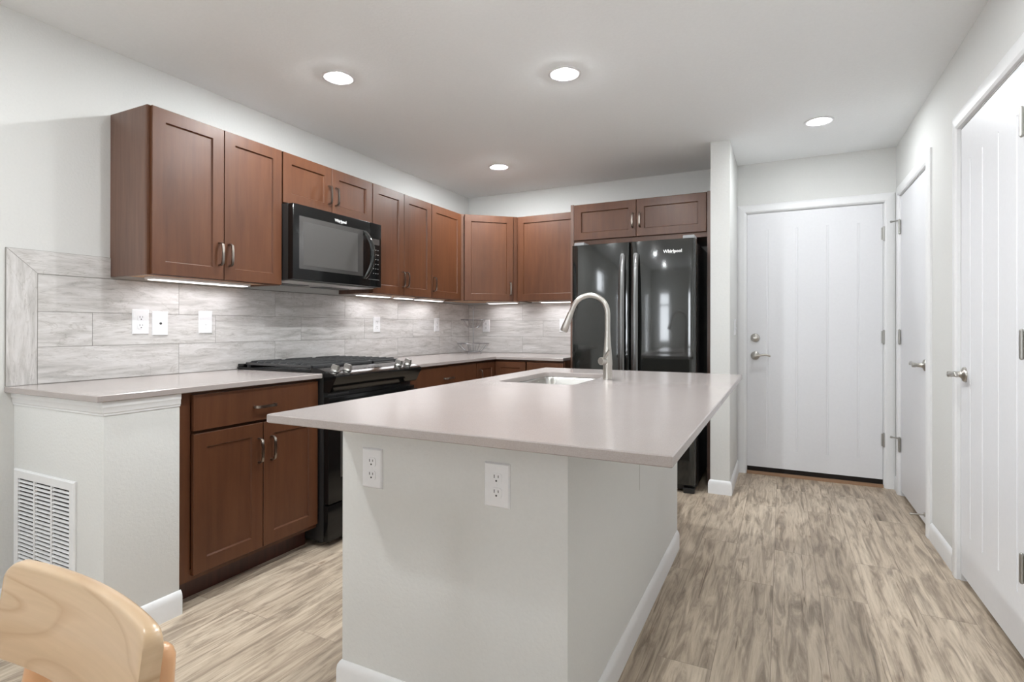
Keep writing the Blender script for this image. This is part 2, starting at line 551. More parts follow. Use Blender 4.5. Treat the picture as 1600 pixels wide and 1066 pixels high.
baseboard('baseboard_pony', [((0.0136, PY0, 0), (PX, PY0, 0), (0, -1, 0), 0, 1), ((PX, PY0, 0), (PX, PY1 + 0.004, 0), (1, 0, 0), 1, 0)])
CROWN = [(0, 0), (0.003, 0), (0.0035, 0.007), (0.006, 0.010), (0.0065, 0.026), (0.009, 0.031), (0.0095, 0.052), (0, 0.052)]
bm = BM()
extrude(bm, CROWN, (0, PY0, 0.8495), (PX, PY0, 0.8495), (0, -1, 0), (0, 0, 1), 0, 1)
extrude(bm, CROWN, (PX, PY0, 0.8495), (PX, PY1, 0.8495), (1, 0, 0), (0, 0, 1), 1, 0)
put('trim_1', bm, M['trim'], smooth=25, kind='structure')

# ---- windows of the living room behind the camera (seen in the fridge door; the last is added for daylight)
def window(name, axis, w, pos, mull):
    a0, a1, z0, z1 = w
    def B(bm, a, b, c, d, e, f):     # along wall, across wall, up
        if axis == 'y': box(bm, c, d, a, b, e, f)
        else: box(bm, a, b, c, d, e, f)
    lo, hi = pos
    bm = BM()
    fw = 0.05
    B(bm, a0, a0 + fw, lo, hi, z0, z1); B(bm, a1 - fw, a1, lo, hi, z0, z1)
    B(bm, a0 + fw, a1 - fw, lo, hi, z0, z0 + fw); B(bm, a0 + fw, a1 - fw, lo, hi, z1 - fw, z1)
    for q in mull:
        if q[0] == 'v': B(bm, q[1] - 0.022, q[1] + 0.022, lo + 0.01, hi - 0.01, z0 + fw, z1 - fw)
        else: B(bm, a0 + fw, a1 - fw, lo + 0.01, hi - 0.01, q[1] - 0.02, q[1] + 0.02)
    r = put(name, bm, M['trim'], smooth=0, kind='structure')
    g = BM(); mid = (lo + hi) / 2
    B(g, a0 + fw, a1 - fw, mid - 0.003, mid + 0.003, z0 + fw, z1 - fw)
    put('pane', g, M['glass'], r, smooth=0)
    # light comes in through the opening: a portal guides the sampling of the sky
    ld = bpy.data.lights.new('sky_portal', 'AREA'); ld.shape = 'RECTANGLE'
    ld.size = (a1 - a0); ld.size_y = (z1 - z0)
    ld.cycles.is_portal = True
    lo_ = bpy.data.objects.new('sky_portal', ld); COL.objects.link(lo_)
    c = ((lo - 0.01), (a0 + a1) / 2, (z0 + z1) / 2) if axis == 'y' else ((a0 + a1) / 2, lo - 0.01, (z0 + z1) / 2)
    lo_.location = c
    d = Vector((1, 0, 0)) if axis == 'y' else Vector((0, 1, 0))
    lo_.rotation_euler = d.to_track_quat('-Z', 'Z').to_euler()
window('window_1', 'y', WINL1, (-0.10, -0.02), [])
window('window_2', 'y', WINL2, (-0.10, -0.02), [('h', 1.2)])
window('window_3', 'x', WINR1, (YR - 0.10, YR - 0.02), [('h', 1.68)])
window('window_added', 'x', WIN_ADDED, (YR - 0.10, YR - 0.02), [('v', 2.575)])  # made-up window, added to let daylight in from behind the camera

# ------------------------------------------------------------------ doors in the walls
CAS = [(0, 0), (0.012, 0.0), (0.018, 0.010), (0.018, 0.045), (0.014, 0.058), (0.009, 0.066), (0, 0.066)]
def casing(bm, F, w0, w1, top, cw=0.064):
    """three mitred casing boards round an opening; F(a along, b up, c out)"""
    s = cw / 0.066
    prof = [(a, b * s) for a, b in CAS]
    R = lambda lst: [F(*p) for p in lst]
    # legs: profile across = outward from the opening
    for side, edge in ((-1, w0), (1, w1)):
        r0 = R([(edge + side * b, 0, a) for a, b in prof])
        r1 = R([(edge + side * b, top + b, a) for a, b in prof])
        skin(bm, [r0, r1])
    r0 = R([(w0 - b, top + b, a) for a, b in prof])
    r1 = R([(w1 + b, top + b, a) for a, b in prof])
    skin(bm, [r0, r1])

def lever(parent, F, a, b, direction, dead=False):
    """rose and curved lever; direction = +1/-1 along a"""
    bm = BM()
    P = lambda x, y, z: F(a + direction * x, b + y, z)
    ax = (F(0, 0, 1) - F(0, 0, 0))
    c = F(a, b, 0)
    lathe(bm, c, ax, [(0.034, 0.0005), (0.034, 0.006), (0.030, 0.011), (0.018, 0.015), (0.0135, 0.022), (0.012, 0.046), (0.014, 0.050), (0.014, 0.064), (0.010, 0.067)], 24)
    pts = [P(-0.006, 0, 0.056), P(0.018, 0.002, 0.057), P(0.045, 0.007, 0.058), P(0.072, 0.010, 0.058), P(0.092, 0.007, 0.057), P(0.108, 0.000, 0.056), P(0.113, -0.002, 0.056)]
    tube(bm, pts, [0.011, 0.0105, 0.009, 0.0085, 0.0085, 0.0075, 0.004], 12)
    return put('door_handle', bm, M['nickel'], parent, 40)

def hinge_obj(parent, F, a, z, stop=0):
    bm = BM()
    cyl(bm, F(a, z - 0.048, 0.008), F(a, z + 0.048, 0.008), 0.0075, n=12)
    for k in (-0.048, 0.048):
        sphere(bm, F(a, z + k, 0.008), 0.0062, 8)
    box(bm, a - 0.016, a + 0.016, z - 0.045, z + 0.045, 0.0008, 0.0035, F=F)
    if stop:
        cyl(bm, F(a, z + 0.044, 0.010), F(a + stop * 0.03, z + 0.044, 0.048), 0.005, n=8)
        cyl(bm, F(a + stop * 0.028, z + 0.044, 0.045), F(a + stop * 0.034, z + 0.044, 0.054), 0.008, n=10)
    return put('hinge', bm, M['hinge'], parent, 40)

def room_door(name, F, w0, w1, leaf0, leaf1, z0, top, grooves, gz, hinge_a, hz, lever_a, lever_z, lever_dir, thick=0.05, stop=0, cw=0.064):
    bm = BM()
    casing(bm, F, w0, w1, top + 0.0, cw)
    # jamb lining
    box(bm, w0, w0 + 0.007, 0, top, -0.058, -0.001, F=F); box(bm, w1 - 0.007, w1, 0, top, -0.058, -0.001, F=F)
    box(bm, w0 + 0.007, w1 - 0.007, top - 0.006, top, -0.058, -0.001, F=F)
    d = put(name, bm, M['trim'], smooth=25, kind='structure')
    # leaf: planks between routed grooves
    bm = BM()
    t0, t1 = -0.045, -0.002
    gw = 0.0045
    gz0, gz1 = gz
    zt = top - 0.009
    edges = [leaf0] + sorted(grooves) + [leaf1]
    box(bm, leaf0, leaf1, z0, gz0, t0, t1, F=F)
    box(bm, leaf0, leaf1, gz1, zt, t0, t1, F=F)
    box(bm, leaf0, leaf1, gz0, gz1, t0, t1 - 0.003, F=F)
    for i in range(len(edges) - 1):
        a = edges[i] + (gw if i else 0); b = edges[i + 1] - (gw if i < len(edges) - 2 else 0)
        poly = [(a, t1 - 0.003), (a + 0.003, t1), (b - 0.003, t1), (b, t1 - 0.003)]
        if not i: poly[1] = (a, t1)
        if i == len(edges) - 2: poly[2] = (b, t1)
        skin(bm, [[F(q[0], gz0, q[1]) for q in poly], [F(q[0], gz1, q[1]) for q in poly]])
    leaf = put('door_leaf', bm, M['door'], d, smooth=0)
    lever(d, lambda a, b, c: F(a, b, c - 0.002), lever_a, lever_z, lever_dir)
    for i, z in enumerate(hz):
        hinge_obj(d, F, hinge_a, z, stop if i in (0, 2) else 0)
    bm = BM()
    box(bm, w0 + 0.007, w1 - 0.007, 0.0005, z0, -0.055, -0.047, F=F)
    put('leaf_gap_shade', bm, M['gap'], d, smooth=0)  # near-black strip stands for the shade under the leaf
    return d

FB = lambda a, b, c: Vector((a, YB - c, b))
FR = lambda a, b, c: Vector((XR - c, a, b))
d1 = room_door('door_1', FB, D1[0], D1[1], 2.6235, 3.5425, 0.06, DT, [2.772, 2.982, 3.19, 3.39], (0.2, 1.96), 3.547, (1.868, 1.107, 0.352), 2.684, 0.951, 1)
bm = BM()
lathe(bm, FB(2.684, 1.094, -0.002), (0, -1, 0), [(0.034, 0.0005), (0.034, 0.008), (0.029, 0.014), (0.020, 0.016), (0.017, 0.018), (0.005, 0.0185)], 24)
box(bm, 2.671, 2.697, 1.089, 1.099, -0.0185 + 0.0, 0, F=lambda a, b, c: Vector((a, YB + c - 0.014, b)))
put('deadbolt', bm, M['nickel'], d1, 35)
bm = BM()
box(bm, D1[0] + 0.0075, D1[1] - 0.0075, 0.0005, 0.022, -0.046, 0.014, F=FB)
put('sill', bm, M['sill_wood'], d1, 0)
bm = BM(); box(bm, D1[0] + 0.0085, D1[1] - 0.0085, 0.0225, 0.0595, -0.046, -0.012, F=FB); put('sill_gap_shade', bm, M['gap'], d1, 0)  # near-black box painted as the dark gap between leaf and sill
d2 = room_door('door_2', FR, D2[0], D2[1], 3.820, 4.628, 0.035, DT + 0.005, [], (0.24, 1.93), 4.632, (1.885, 1.112, 0.356), 3.898, 0.958, 1, stop=1, cw=0.072)
bm = BM()
cyl(bm, FR(3.905, 0.089, -0.002), FR(3.905, 0.089, 0.004), 0.013, n=14)
tube(bm, [FR(3.905, 0.089, 0.004), FR(3.905, 0.088, 0.03), FR(3.905, 0.085, 0.062)], 0.0042, 10)
cyl(bm, FR(3.905, 0.085, 0.060), FR(3.905, 0.084, 0.072), 0.0068, n=12)
put('door_stop', bm, M['nickel'], d2, 40)['label'] = 'metal door stop'
d3 = room_door('door_3', FR, D3[0], D3[1], 2.393, 3.198, 0.035, DT + 0.005, [2.527, 2.713, 2.90, 3.066], (0.24, 1.93), 2.452, (1.883, 1.118, 0.35), 3.135, 0.963, -1, cw=0.075)

# ------------------------------------------------------------------ backsplash
def backsplash():
    bm = BM()
    g = 0.0022
    d0, d1_ = 0.003, 0.0085
    rows = [(0.9275, 1.086), (1.086, 1.240), (1.240, 1.4015)]
    offs = [1.195 + 0.613, 1.403, 1.195 + 0.613]
    rnd = random.Random(3)
    tid = lambda: (rnd.uniform(0, 50), rnd.uniform(0, 50), rnd.uniform(0, 50))
    ly = bm.verts.layers.float_vector['tid']
    for (z0, z1), o in zip(rows, offs):
        y = 1.195
        nx = o
        while y < YB - 0.02:
            y1 = min(nx, YB - 0.0085)
            box(bm, d0, d1_, y + g / 2, y1 - g / 2, z0 + g / 2, z1 - g / 2, bev=0.0007, tid=tid())
            y, nx = y1, nx + 0.613
    # mitred border: upright and head
    def quad(bm, pts, t):
        ly = bm.verts.layers.float_vector['tid']
        lo = [bm.verts.new((d0, *p)) for p in pts]; hi = [bm.verts.new((d1_, *p)) for p in pts]
        bm.faces.new(hi); bm.faces.new(lo[::-1])
        for k in range(4):
            bm.faces.new((lo[k], lo[(k + 1) % 4], hi[(k + 1) % 4], hi[k]))
        for v in lo + hi: v[ly] = t
    quad(bm, [(1.0910, 1.5020), (1.1950, 1.4045), (1.4790, 1.4045), (1.4790, 1.5020)], tid())
    # back wall rows
    for (z0, z1), o in zip(rows, (0.617, 0.222, 0.617)):
        x, nx = 0.0085, o
        while x < 1.30 - 0.01:
            x1 = min(nx, 1.298)
            box(bm, x + g / 2, x1 - g / 2, YB - d1_, YB - d0, z0 + g / 2, z1 - g / 2, bev=0.0007, tid=tid())
            x, nx = x1, nx + 0.613
    r = put('backsplash', bm, M['tile'], smooth=0)
    bm = BM(); quad(bm, [(1.0895, 0.9275), (1.1935, 0.9275), (1.1935, 1.4045), (1.0895, 1.5005)], (4.0, 9.0, 2.0))
    put('border_tile', bm, M['tile_upright'], r, smooth=0)
    bm = BM()
    box(bm, 0.0003, 0.0068, 1.088, YB - 0.0003, 0.927, 1.4045); box(bm, 0.0003, 0.0068, 1.088, 1.4795, 1.4045, 1.5035)
    box(bm, 0.0068, 1.2985, YB - 0.0068, YB - 0.0003, 0.927, 1.4045)
    put('grout', bm, M['grout'], r, smooth=0)
    tag(r, 'grey streaked stone-look tile backsplash along the kitchen walls', 'backsplash')
backsplash()

# ------------------------------------------------------------------ cabinets
def shaker(bm, F, a0, a1, b0, b1, c0, c1, rail=0.060, rec=0.0085):
    """frame-and-panel door in a local frame (a along, b up, c out)"""
    rnd = (random.uniform(0, 30), random.uniform(0, 30), random.uniform(0, 30))
    ly = bm.verts.layers.float_vector['tid']
    e = 0.0018
    def rect(i, c): return [(a0 + i, b0 + i, c), (a1 - i, b0 + i, c), (a1 - i, b1 - i, c), (a0 + i, b1 - i, c)]
    loops = [rect(0, c0), rect(0, c1 - e), rect(e, c1), rect(rail, c1), rect(rail + 0.0035, c1 - rec + 0.001), rect(rail + 0.005, c1 - rec)]
    V = [[bm.verts.new(F(*p)) for p in L] for L in loops]
    for i in range(len(V) - 1):
        for k in range(4):
            bm.faces.new((V[i][k], V[i][(k + 1) % 4], V[i + 1][(k + 1) % 4], V[i + 1][k]))
    bm.faces.new(V[-1]); bm.faces.new(V[0][::-1])
    for L in V:
        for v in L: v[ly] = rnd

def slab(bm, F, a0, a1, b0, b1, c0, c1):
    box(bm, a0, a1, b0, b1, c0, c1, F=F, bev=0.002, tid=(random.uniform(0, 30), random.uniform(0, 30), random.uniform(0, 30)))

def pull(parent, F, a, b, c, length=0.112, vertical=True):
    bm = BM()
    h = length / 2
    def Q(s, w, out): return F(a + w, b + s, c + out) if vertical else F(a + s, b + w, c + out)
    path = [(-h, 0.0008), (-h + 0.001, 0.016), (-h + 0.008, 0.026), (-h * 0.5, 0.0295), (0, 0.0305), (h * 0.5, 0.0295), (h - 0.008, 0.026), (h - 0.001, 0.016), (h, 0.0008)]
    rings = []
    for i, (s, o) in enumerate(path):
        p = path[max(i - 1, 0)]; q = path[min(i + 1, len(path) - 1)]
        t = Vector((q[0] - p[0], q[1] - p[1])).normalized(); n = Vector((-t.y, t.x))
        k = 0.0034
        w = 0.0062 if 1 < i < 7 else 0.0058
        rings.append([Q(s + n.x * dx, dw, max(o + n.y * dx, 0.0006)) for dx, dw in ((k, -w), (k, w), (-k, w), (-k, -w))])
    skin(bm, rings)
    return put('handle', bm, M['pewter'], parent, 50)

CABS = 'upper cabinets above the counter'
ZB, ZT = 1.4126, 2.1866
FL = frame((0, 0, 0), (0, 1, 0), (1, 0, 0))                 # left wall: a = y, c = x
FK = frame((0, YB, 0), (1, 0, 0), (0, -1, 0))               # back wall: a = x, c = distance out

def upper(name, label, F, a0, a1, depth, doors, z0=ZB, z1=ZT, loc=None, handles=(), side_first=False, cat='cabinet', group=CABS, zdoor=None):
    loc = F((a0 + a1) / 2, z0, depth / 2) if loc is None else loc
    t = thing(name, label, cat, loc, group)
    bm = BM()
    g = 0.0007
    td = (random.uniform(0, 30),) * 3
    w = 0.018
    A0, A1 = a0 + g, a1 - g
    box(bm, A0, A0 + w, z0, z1, 0.001, depth, F=F, tid=td); box(bm, A1 - w, A1, z0, z1, 0.001, depth, F=F, tid=td)
    box(bm, A0 + w, A1 - w, z1 - w, z1, 0.001, depth, F=F, tid=td); box(bm, A0 + w, A1 - w, z0 + 0.012, z0 + 0.012 + w, 0.001, depth - 0.02, F=F, tid=td)
    box(bm, A0 + w, A1 - w, z0 + 0.030, z1 - w, 0.001, 0.008, F=F, tid=td)
    put('carcass', bm, M['cabside'], t, 0)
    bm = BM()
    td = (random.uniform(0, 30),) * 3
    s = 0.034
    box(bm, A0 - 0.0002, A0 + s, z0 - 0.0, z1, depth, depth + 0.012, F=F, tid=td); box(bm, A1 - s, A1 + 0.0002, z0, z1, depth, depth + 0.012, F=F, tid=td)
    box(bm, A0 + s, A1 - s, z1 - s, z1, depth, depth + 0.012, F=F, tid=td); box(bm, A0 + s, A1 - s, z0, z0 + s, depth, depth + 0.012, F=F, tid=td)
    put('face_frame', bm, M['cab'], t, 0)
    zd0, zd1 = zdoor or (z0 + 0.003, z1 - 0.003)
    for (p0, p1, hs) in doors:
        bm = BM(); shaker(bm, F, p0, p1, zd0, zd1, depth + 0.0125, depth + 0.0315)
        d = put('door', bm, M['cab'], t, 0)
        if hs is not None:
            pull(d, F, hs[0], hs[1], depth + 0.0315)
    # light unstained underside
    if z0 < 1.5:
        bm = BM(); box(bm, A0 + w + 0.001, A1 - w - 0.001, z0 + 0.0085, z0 + 0.0118, 0.010, depth - 0.022, F=F)
        put('bottom_panel', bm, M['maple_ply'], t, 0)
    return t

DU = 0.2823      # carcass depth; doors end at 0.3138
upper('upper_cabinet', 'tall double-door brown upper cabinet at the open end of the run, left of the microwave', FL, 1.480, 2.212, DU,
      [(1.492, 1.8475, (1.8225, 1.545)), (1.851, 2.208, (1.8765, 1.545))])
upper('upper_cabinet', 'short double-door brown wall cabinet directly above the black microwave', FL, 2.212, 2.979, DU,
      [(2.2165, 2.5935, (2.566, 2.008)), (2.5975, 2.9755, (2.626, 2.008))], z0=1.8885)
upper('upper_cabinet', 'double-door brown wall cabinet just right of the microwave', FL, 2.979, 3.696, DU,
      [(2.983, 3.333, (3.311, 1.535)), (3.337, 3.6925, (3.362, 1.535))])
upper('upper_cabinet', 'narrow single-door brown wall cabinet beside the corner cabinet', FL, 3.696, 4.163, DU,
      [(3.6995, 4.153, (3.725, 1.528))])
upper('upper_cabinet', 'single-door brown wall cabinet left of the refrigerator on the back wall', FK, 0.694, 1.299, DU,
      [(0.708, 1.290, None)])

def corner_cabinet():
    t = thing('corner_cabinet', 'diagonal-fronted brown wall cabinet in the kitchen corner', 'cabinet', (0.25, 4.55, ZB), CABS)
    p = [(0.001, 4.164), (DU + 0.012, 4.164), (0.692, YB - DU - 0.012), (0.692, YB - 0.001), (0.001, YB - 0.001)]
    bm = BM()
    for z0, z1 in ((ZB + 0.012, ZT),):
        skin(bm, [[Vector((*q, z0)) for q in p], [Vector((*q, z1)) for q in p]])
    put('carcass', bm, M['cabside'], t, 0)
    a, b = Vector((*p[1], 0)), Vector((*p[2], 0))
    u = (b - a).normalized(); n = Vector((u.y, -u.x, 0)); L = (b - a).length
    F = frame(a, u, n)
    bm = BM()
    td = (3, 8, 1)
    s = 0.05
    box(bm, 0.001, s, ZB, ZT, 0.0005, 0.012, F=F, tid=td); box(bm, L - s, L - 0.001, ZB, ZT, 0.0005, 0.012, F=F, tid=td)
    box(bm, s, L - s, ZT - s, ZT, 0.0005, 0.012, F=F, tid=td); box(bm, s, L - s, ZB, ZB + s, 0.0005, 0.012, F=F, tid=td)
    put('face_frame', bm, M['cab'], t, 0)
    bm = BM(); shaker(bm, F, 0.036, L - 0.042, ZB + 0.003, ZT - 0.003, 0.0125, 0.0315)
    d = put('door', bm, M['cab'], t, 0)
    pull(d, F, L - 0.070, 1.528, 0.0315)
    bm = BM()
    q = [(0.02, 4.18), (DU - 0.02, 4.18), (0.67, YB - DU + 0.03), (0.67, YB - 0.02), (0.02, YB - 0.02)]
    skin(bm, [[Vector((*k, ZB + 0.0085)) for k in q], [Vector((*k, ZB + 0.0118)) for k in q]])
    put('bottom_panel', bm, M['maple_ply'], t, 0)
corner_cabinet()

# refrigerator cabinet with its tall side panels
def fridge_cabinet():
    t = thing('refrigerator_cabinet', 'brown double-door bridge cabinet over the refrigerator with tall side panels', 'cabinet', (1.86, 4.54, 0))
    dep = YB - 4.292
    bm = BM(); box(bm, 1.3005, 1.328, 0.0005, 2.192, 0.001, YB - 4.28, F=FK, tid=(1, 2, 3)); put('side_panel', bm, M['cabside'], t, 0)
    bm = BM(); box(bm, 2.378, 2.404, 0.0005, 2.192, 0.001, YB - 4.28, F=FK, tid=(5, 2, 3)); put('side_panel', bm, M['cabside'], t, 0)
    bm = BM(); box(bm, 1.3285, 2.3775, 1.855, 2.190, 0.001, dep, F=FK, tid=(7, 1, 3)); put('carcass', bm, M['cab'], t, 0)
    for a0, a1, h in ((1.333, 1.8475, 1.822), (1.8515, 2.372, 1.880)):
        bm = BM(); shaker(bm, FK, a0, a1, 1.893, 2.183, dep + 0.0005, dep + 0.0195)
        d = put('door', bm, M['cab'], t, 0)
        pull(d, FK, h, 2.02, dep + 0.0195)
fridge_cabinet()

# base cabinets
ZC0 = 0.9018
def base(name, label, F, a0, a1, depth, fronts, stile=(0.05, 0.02)):
    t = thing(name, label, 'cabinet', F((a0 + a1) / 2, 0, depth / 2), 'base cabinets under the counter')
    g = 0.0007
    bm = BM(); box(bm, a0 + g, a1 - g, 0.105, ZC0, 0.001, depth - 0.001, F=F, tid=(random.uniform(0, 9),) * 3); put('carcass', bm, M['cab'], t, 0)
    bm = BM(); box(bm, a0 + g, a1 - g, 0.0005, 0.1045, 0.001, depth - 0.068, F=F, tid=(random.uniform(0, 9),) * 3); put('toe_kick', bm, M['kick'], t, 0)
    bm = BM(); td = (random.uniform(0, 9),) * 3
    A0, A1 = a0 + g, a1 - g
    box(bm, A0, A0 + stile[0], 0.105, ZC0, depth, depth + 0.0005 + 0.012, F=F, tid=td); box(bm, A1 - stile[1], A1, 0.105, ZC0, depth, depth + 0.0125, F=F, tid=td)
    box(bm, A0 + stile[0], A1 - stile[1], 0.105, 0.15, depth, depth + 0.0125, F=F, tid=td); box(bm, A0 + stile[0], A1 - stile[1], 0.86, ZC0, depth, depth + 0.0125, F=F, tid=td)
    put('face_frame', bm, M['cab'], t, 0)
    for f in fronts:
        bm = BM()
        c0, c1 = depth + 0.013, depth + 0.032
        (slab if f[0] == 'drawer' else shaker)(bm, F, f[1], f[2], f[3], f[4], c0, c1)
        d = put(f[0], bm, M['cab'], t, 0)
        if len(f) > 5:
            pull(d, F, f[5], f[6], c1, vertical=f[7])
    return t
BD = 0.633
base('base_cabinet', 'brown base cabinet with one drawer and two doors beside the white half wall', FL, 1.399, 2.149, BD,
     [('drawer', 1.458, 2.1415, 0.735, 0.888, 1.806, 0.800, False), ('door', 1.458, 1.7995, 0.128, 0.721, 1.775, 0.592, True), ('door', 1.8035, 2.1415, 0.128, 0.721, 1.846, 0.592, True)], stile=(0.055, 0.006))
base('base_cabinet', 'brown base cabinet with a drawer between the black range and the corner', FL, 2.918, 3.826, BD,
     [('drawer', 2.930, 3.818, 0.735, 0.884, 3.400, 0.800, False), ('door', 2.930, 3.372, 0.128, 0.721), ('door', 3.376, 3.818, 0.128, 0.721)])
base('base_cabinet', 'brown base cabinet with a drawer next to the refrigerator', FK, 0.958, 1.2995, BD + 0.002,
     [('drawer', 0.968, 1.292, 0.735, 0.884), ('door', 0.968, 1.292, 0.128, 0.721)], stile=(0.01, 0.01))

def corner_base():
    t = thing('corner_base_cabinet', 'brown corner base cabinet with two narrow doors meeting at right angles', 'cabinet', (0.4, 4.4, 0), 'base cabinets under the counter')
    p = [(0.001, 3.8268), (BD, 3.8268), (BD, YB - BD), (0.9572, YB - BD), (0.9572, YB - 0.001), (0.001, YB - 0.001)]
    bm = BM(); skin(bm, [[Vector((*q, 0.105)) for q in p], [Vector((*q, ZC0)) for q in p]]); put('carcass', bm, M['cab'], t, 0)
    k = BD - 0.068
    p = [(0.001, 3.8268), (k, 3.8268), (k, YB - k), (0.9572, YB - k), (0.9572, YB - 0.001), (0.001, YB - 0.001)]
    bm = BM(); skin(bm, [[Vector((*q, 0.0005)) for q in p], [Vector((*q, 0.1045)) for q in p]]); put('toe_kick', bm, M['kick'], t, 0)
    bm = BM(); shaker(bm, FL, 3.831, YB - BD - 0.034, 0.128, 0.884, BD + 0.001, BD + 0.032, rail=0.05); d = put('door', bm, M['cab'], t, 0)
    pull(d, FL, 3.868, 0.772, BD + 0.032)
    bm = BM(); shaker(bm, FK, BD + 0.0335, 0.953, 0.128, 0.884, BD + 0.001, BD + 0.032, rail=0.05); put('door', bm, M['cab'], t, 0)
corner_base()

# ------------------------------------------------------------------ worktops
ZW0, ZW1 = 0.9022, 0.9265
def slab_poly(bm, poly, z0, z1, ch=0.0025):
    """outline with a small chamfer on the top edge"""
    n = len(poly)
    P = [Vector((*p, 0)) for p in poly]
    def inset(d):
        out = []
        for i in range(n):
            a, b, c = P[i - 1], P[i], P[(i + 1) % n]
            e1 = (b - a).normalized(); e2 = (c - b).normalized()
            n1 = Vector((-e1.y, e1.x, 0)); n2 = Vector((-e2.y, e2.x, 0))
            k = n1 + n2; k = k / max(k.dot(n1), 0.3)
            out.append(b + k * d)
        return out
    q = inset(ch)
    skin(bm, [[Vector((v.x, v.y, z)) for v in s] for s, z in ((q, z0), (P, z0 + ch), (P, z1 - ch), (q, z1))])

CF = 0.688
bm = BM(); slab_poly(bm, [(0.001, 1.0865), (CF, 1.0865), (CF, 2.1495), (0.001, 2.1495)], ZW0, ZW1)
w1 = put('worktop', bm, M['quartz'], smooth=0, loc=(0.34, 1.6, ZW0))
tag(w1, 'short beige quartz worktop over the white half wall, left of the range', 'worktop')
bm = BM(); slab_poly(bm, [(0.001, 2.917), (CF, 2.917), (CF, 4.114), (1.2995, 4.114), (1.2995, YB - 0.001), (0.001, YB - 0.001)], ZW0, ZW1)
w2 = put('worktop', bm, M['quartz'], smooth=0, loc=(0.34, 3.8, ZW0))
tag(w2, 'beige quartz worktop turning the corner between the range and the refrigerator', 'worktop')

# ------------------------------------------------------------------ island
IX0, IX1, IY0, IY1 = 1.5636, 2.689, 1.0785, 3.1234
SK = (1.700, 2.070, 2.215, 2.815)
def rrect(x0, x1, y0, y1, r, n=6):
    out = []
    for cx, cy, s in ((x1 - r, y0 + r, -0.5), (x1 - r, y1 - r, 0), (x0 + r, y1 - r, 0.5), (x0 + r, y0 + r, 1.0)):
        for k in range(n + 1):
            a = PI * (s + 0.5 * k / n)
            out.append((cx + r * math.cos(a), cy + r * math.sin(a)))
    return out

def island_top():
    n = 6
    inner = rrect(*SK, 0.035, n)
    outer = rrect(IX0, IX1, IY0, IY1, 0.004, n)
    ch = 0.0025
    def off(poly, d, rect):
        x0, x1, y0, y1 = rect
        return rrect(x0 + d, x1 - d, y0 + d, y1 - d, max(0.0015, (0.004 if d >= 0 and rect[0] == IX0 else 0.035) - d * 0.3), n)
    R = (IX0, IX1, IY0, IY1)
    o_in = off(outer, ch, R); i_out = off(inner, -0.002, SK)
    bm = BM()
    rings = [(i_out, ZW1), (o_in, ZW1), (outer, ZW1 - ch), (outer, ZW0 + ch), (o_in, ZW0), (inner, ZW0), (inner, ZW1 - 0.002)]
    skin(bm, [[Vector((*p, z)) for p in ring] for ring, z in rings], closed=True)
    return put('island_worktop', bm, M['quartz'], smooth=25, loc=((IX0 + IX1) / 2, (IY0 + IY1) / 2, ZW0))
tag(island_top(), 'large pale beige quartz island worktop with an undermount sink cut-out', 'worktop')

BX0, BX1, BY0, BY1 = 1.6003, 2.3765, 1.342, 3.0
isl = thing('kitchen_island', 'freestanding island with off-white painted sides under the beige worktop', 'kitchen island', ((BX0 + BX1) / 2, (BY0 + BY1) / 2, 0))
bm = BM(); L_ = [(BX0, BY0), (BX1 - 0.003, BY0), (BX1 - 0.0009, BY0 + 0.0009), (BX1, BY0 + 0.003), (BX1, BY1), (BX1 - 0.05, BY1), (BX1 - 0.05, BY0 + 0.12), (BX0, BY0 + 0.12)]
skin(bm, [[Vector((*p, z)) for p in L_] for z in (0.0005, 0.9018)]); put('painted_wall', bm, M['wall'], isl, 30)
bm = BM(); box(bm, BX0 + 0.09, BX1 - 0.0505, BY0 + 0.1205, BY1, 0.105, 0.66, tid=(1, 1, 4)); box(bm, BX0 + 0.09, BX1 - 0.0505, BY0 + 0.1205, SK[2] - 0.03, 0.66, 0.9018, tid=(1, 1, 4))
box(bm, BX0 + 0.09, BX1 - 0.0505, SK[3] + 0.03, BY1, 0.66, 0.9018, tid=(1, 1, 4)); box(bm, BX0 + 0.08, SK[0] - 0.012, BY0 + 0.1205, BY1, 0.105, 0.9016, tid=(1, 1, 4)); box(bm, BX0 + 0.13, BX1 - 0.0505, BY0 + 0.1205, BY1, 0.0005, 0.1045, tid=(1, 1, 4))
put('cabinet_body', bm, M['cab'], isl, 0)
FI = frame((BX0 + 0.08, 0, 0), (0, 1, 0), (-1, 0, 0))
for k in range(3):
    a = BY0 + 0.13 + k * 0.505
    bm = BM(); shaker(bm, FI, a, a + 0.495, 0.128, 0.88, 0.0005, 0.0195); d = put('door', bm, M['cab'], isl, 0)
    pull(d, FI, a + 0.45, 0.78, 0.0195)
bm = BM(); box(bm, BX1 - 0.0002, BX1 + 0.0006, 2.1395, 2.1412, 0.535, 0.9015); put('joint', bm, M['crack'], isl, 0)['label'] = 'thin vertical joint line'
bm = BM()
extrude(bm, BASE, (BX0, BY0, 0.0005), (BX1, BY0, 0.0005), (0, -1, 0), (0, 0, 1), 1, 1)
extrude(bm, BASE, (BX1, BY0, 0.0005), (BX1, BY1 - 0.01, 0.0005), (1, 0, 0), (0, 0, 1), 1, 0)
extrude(bm, BASE, (BX0, BY0, 0.0005), (BX0, BY0 + 0.12, 0.0005), (-1, 0, 0), (0, 0, 1), 1, 0)
put('baseboard', bm, M['trim'], isl, 40)['label'] = 'white baseboard'

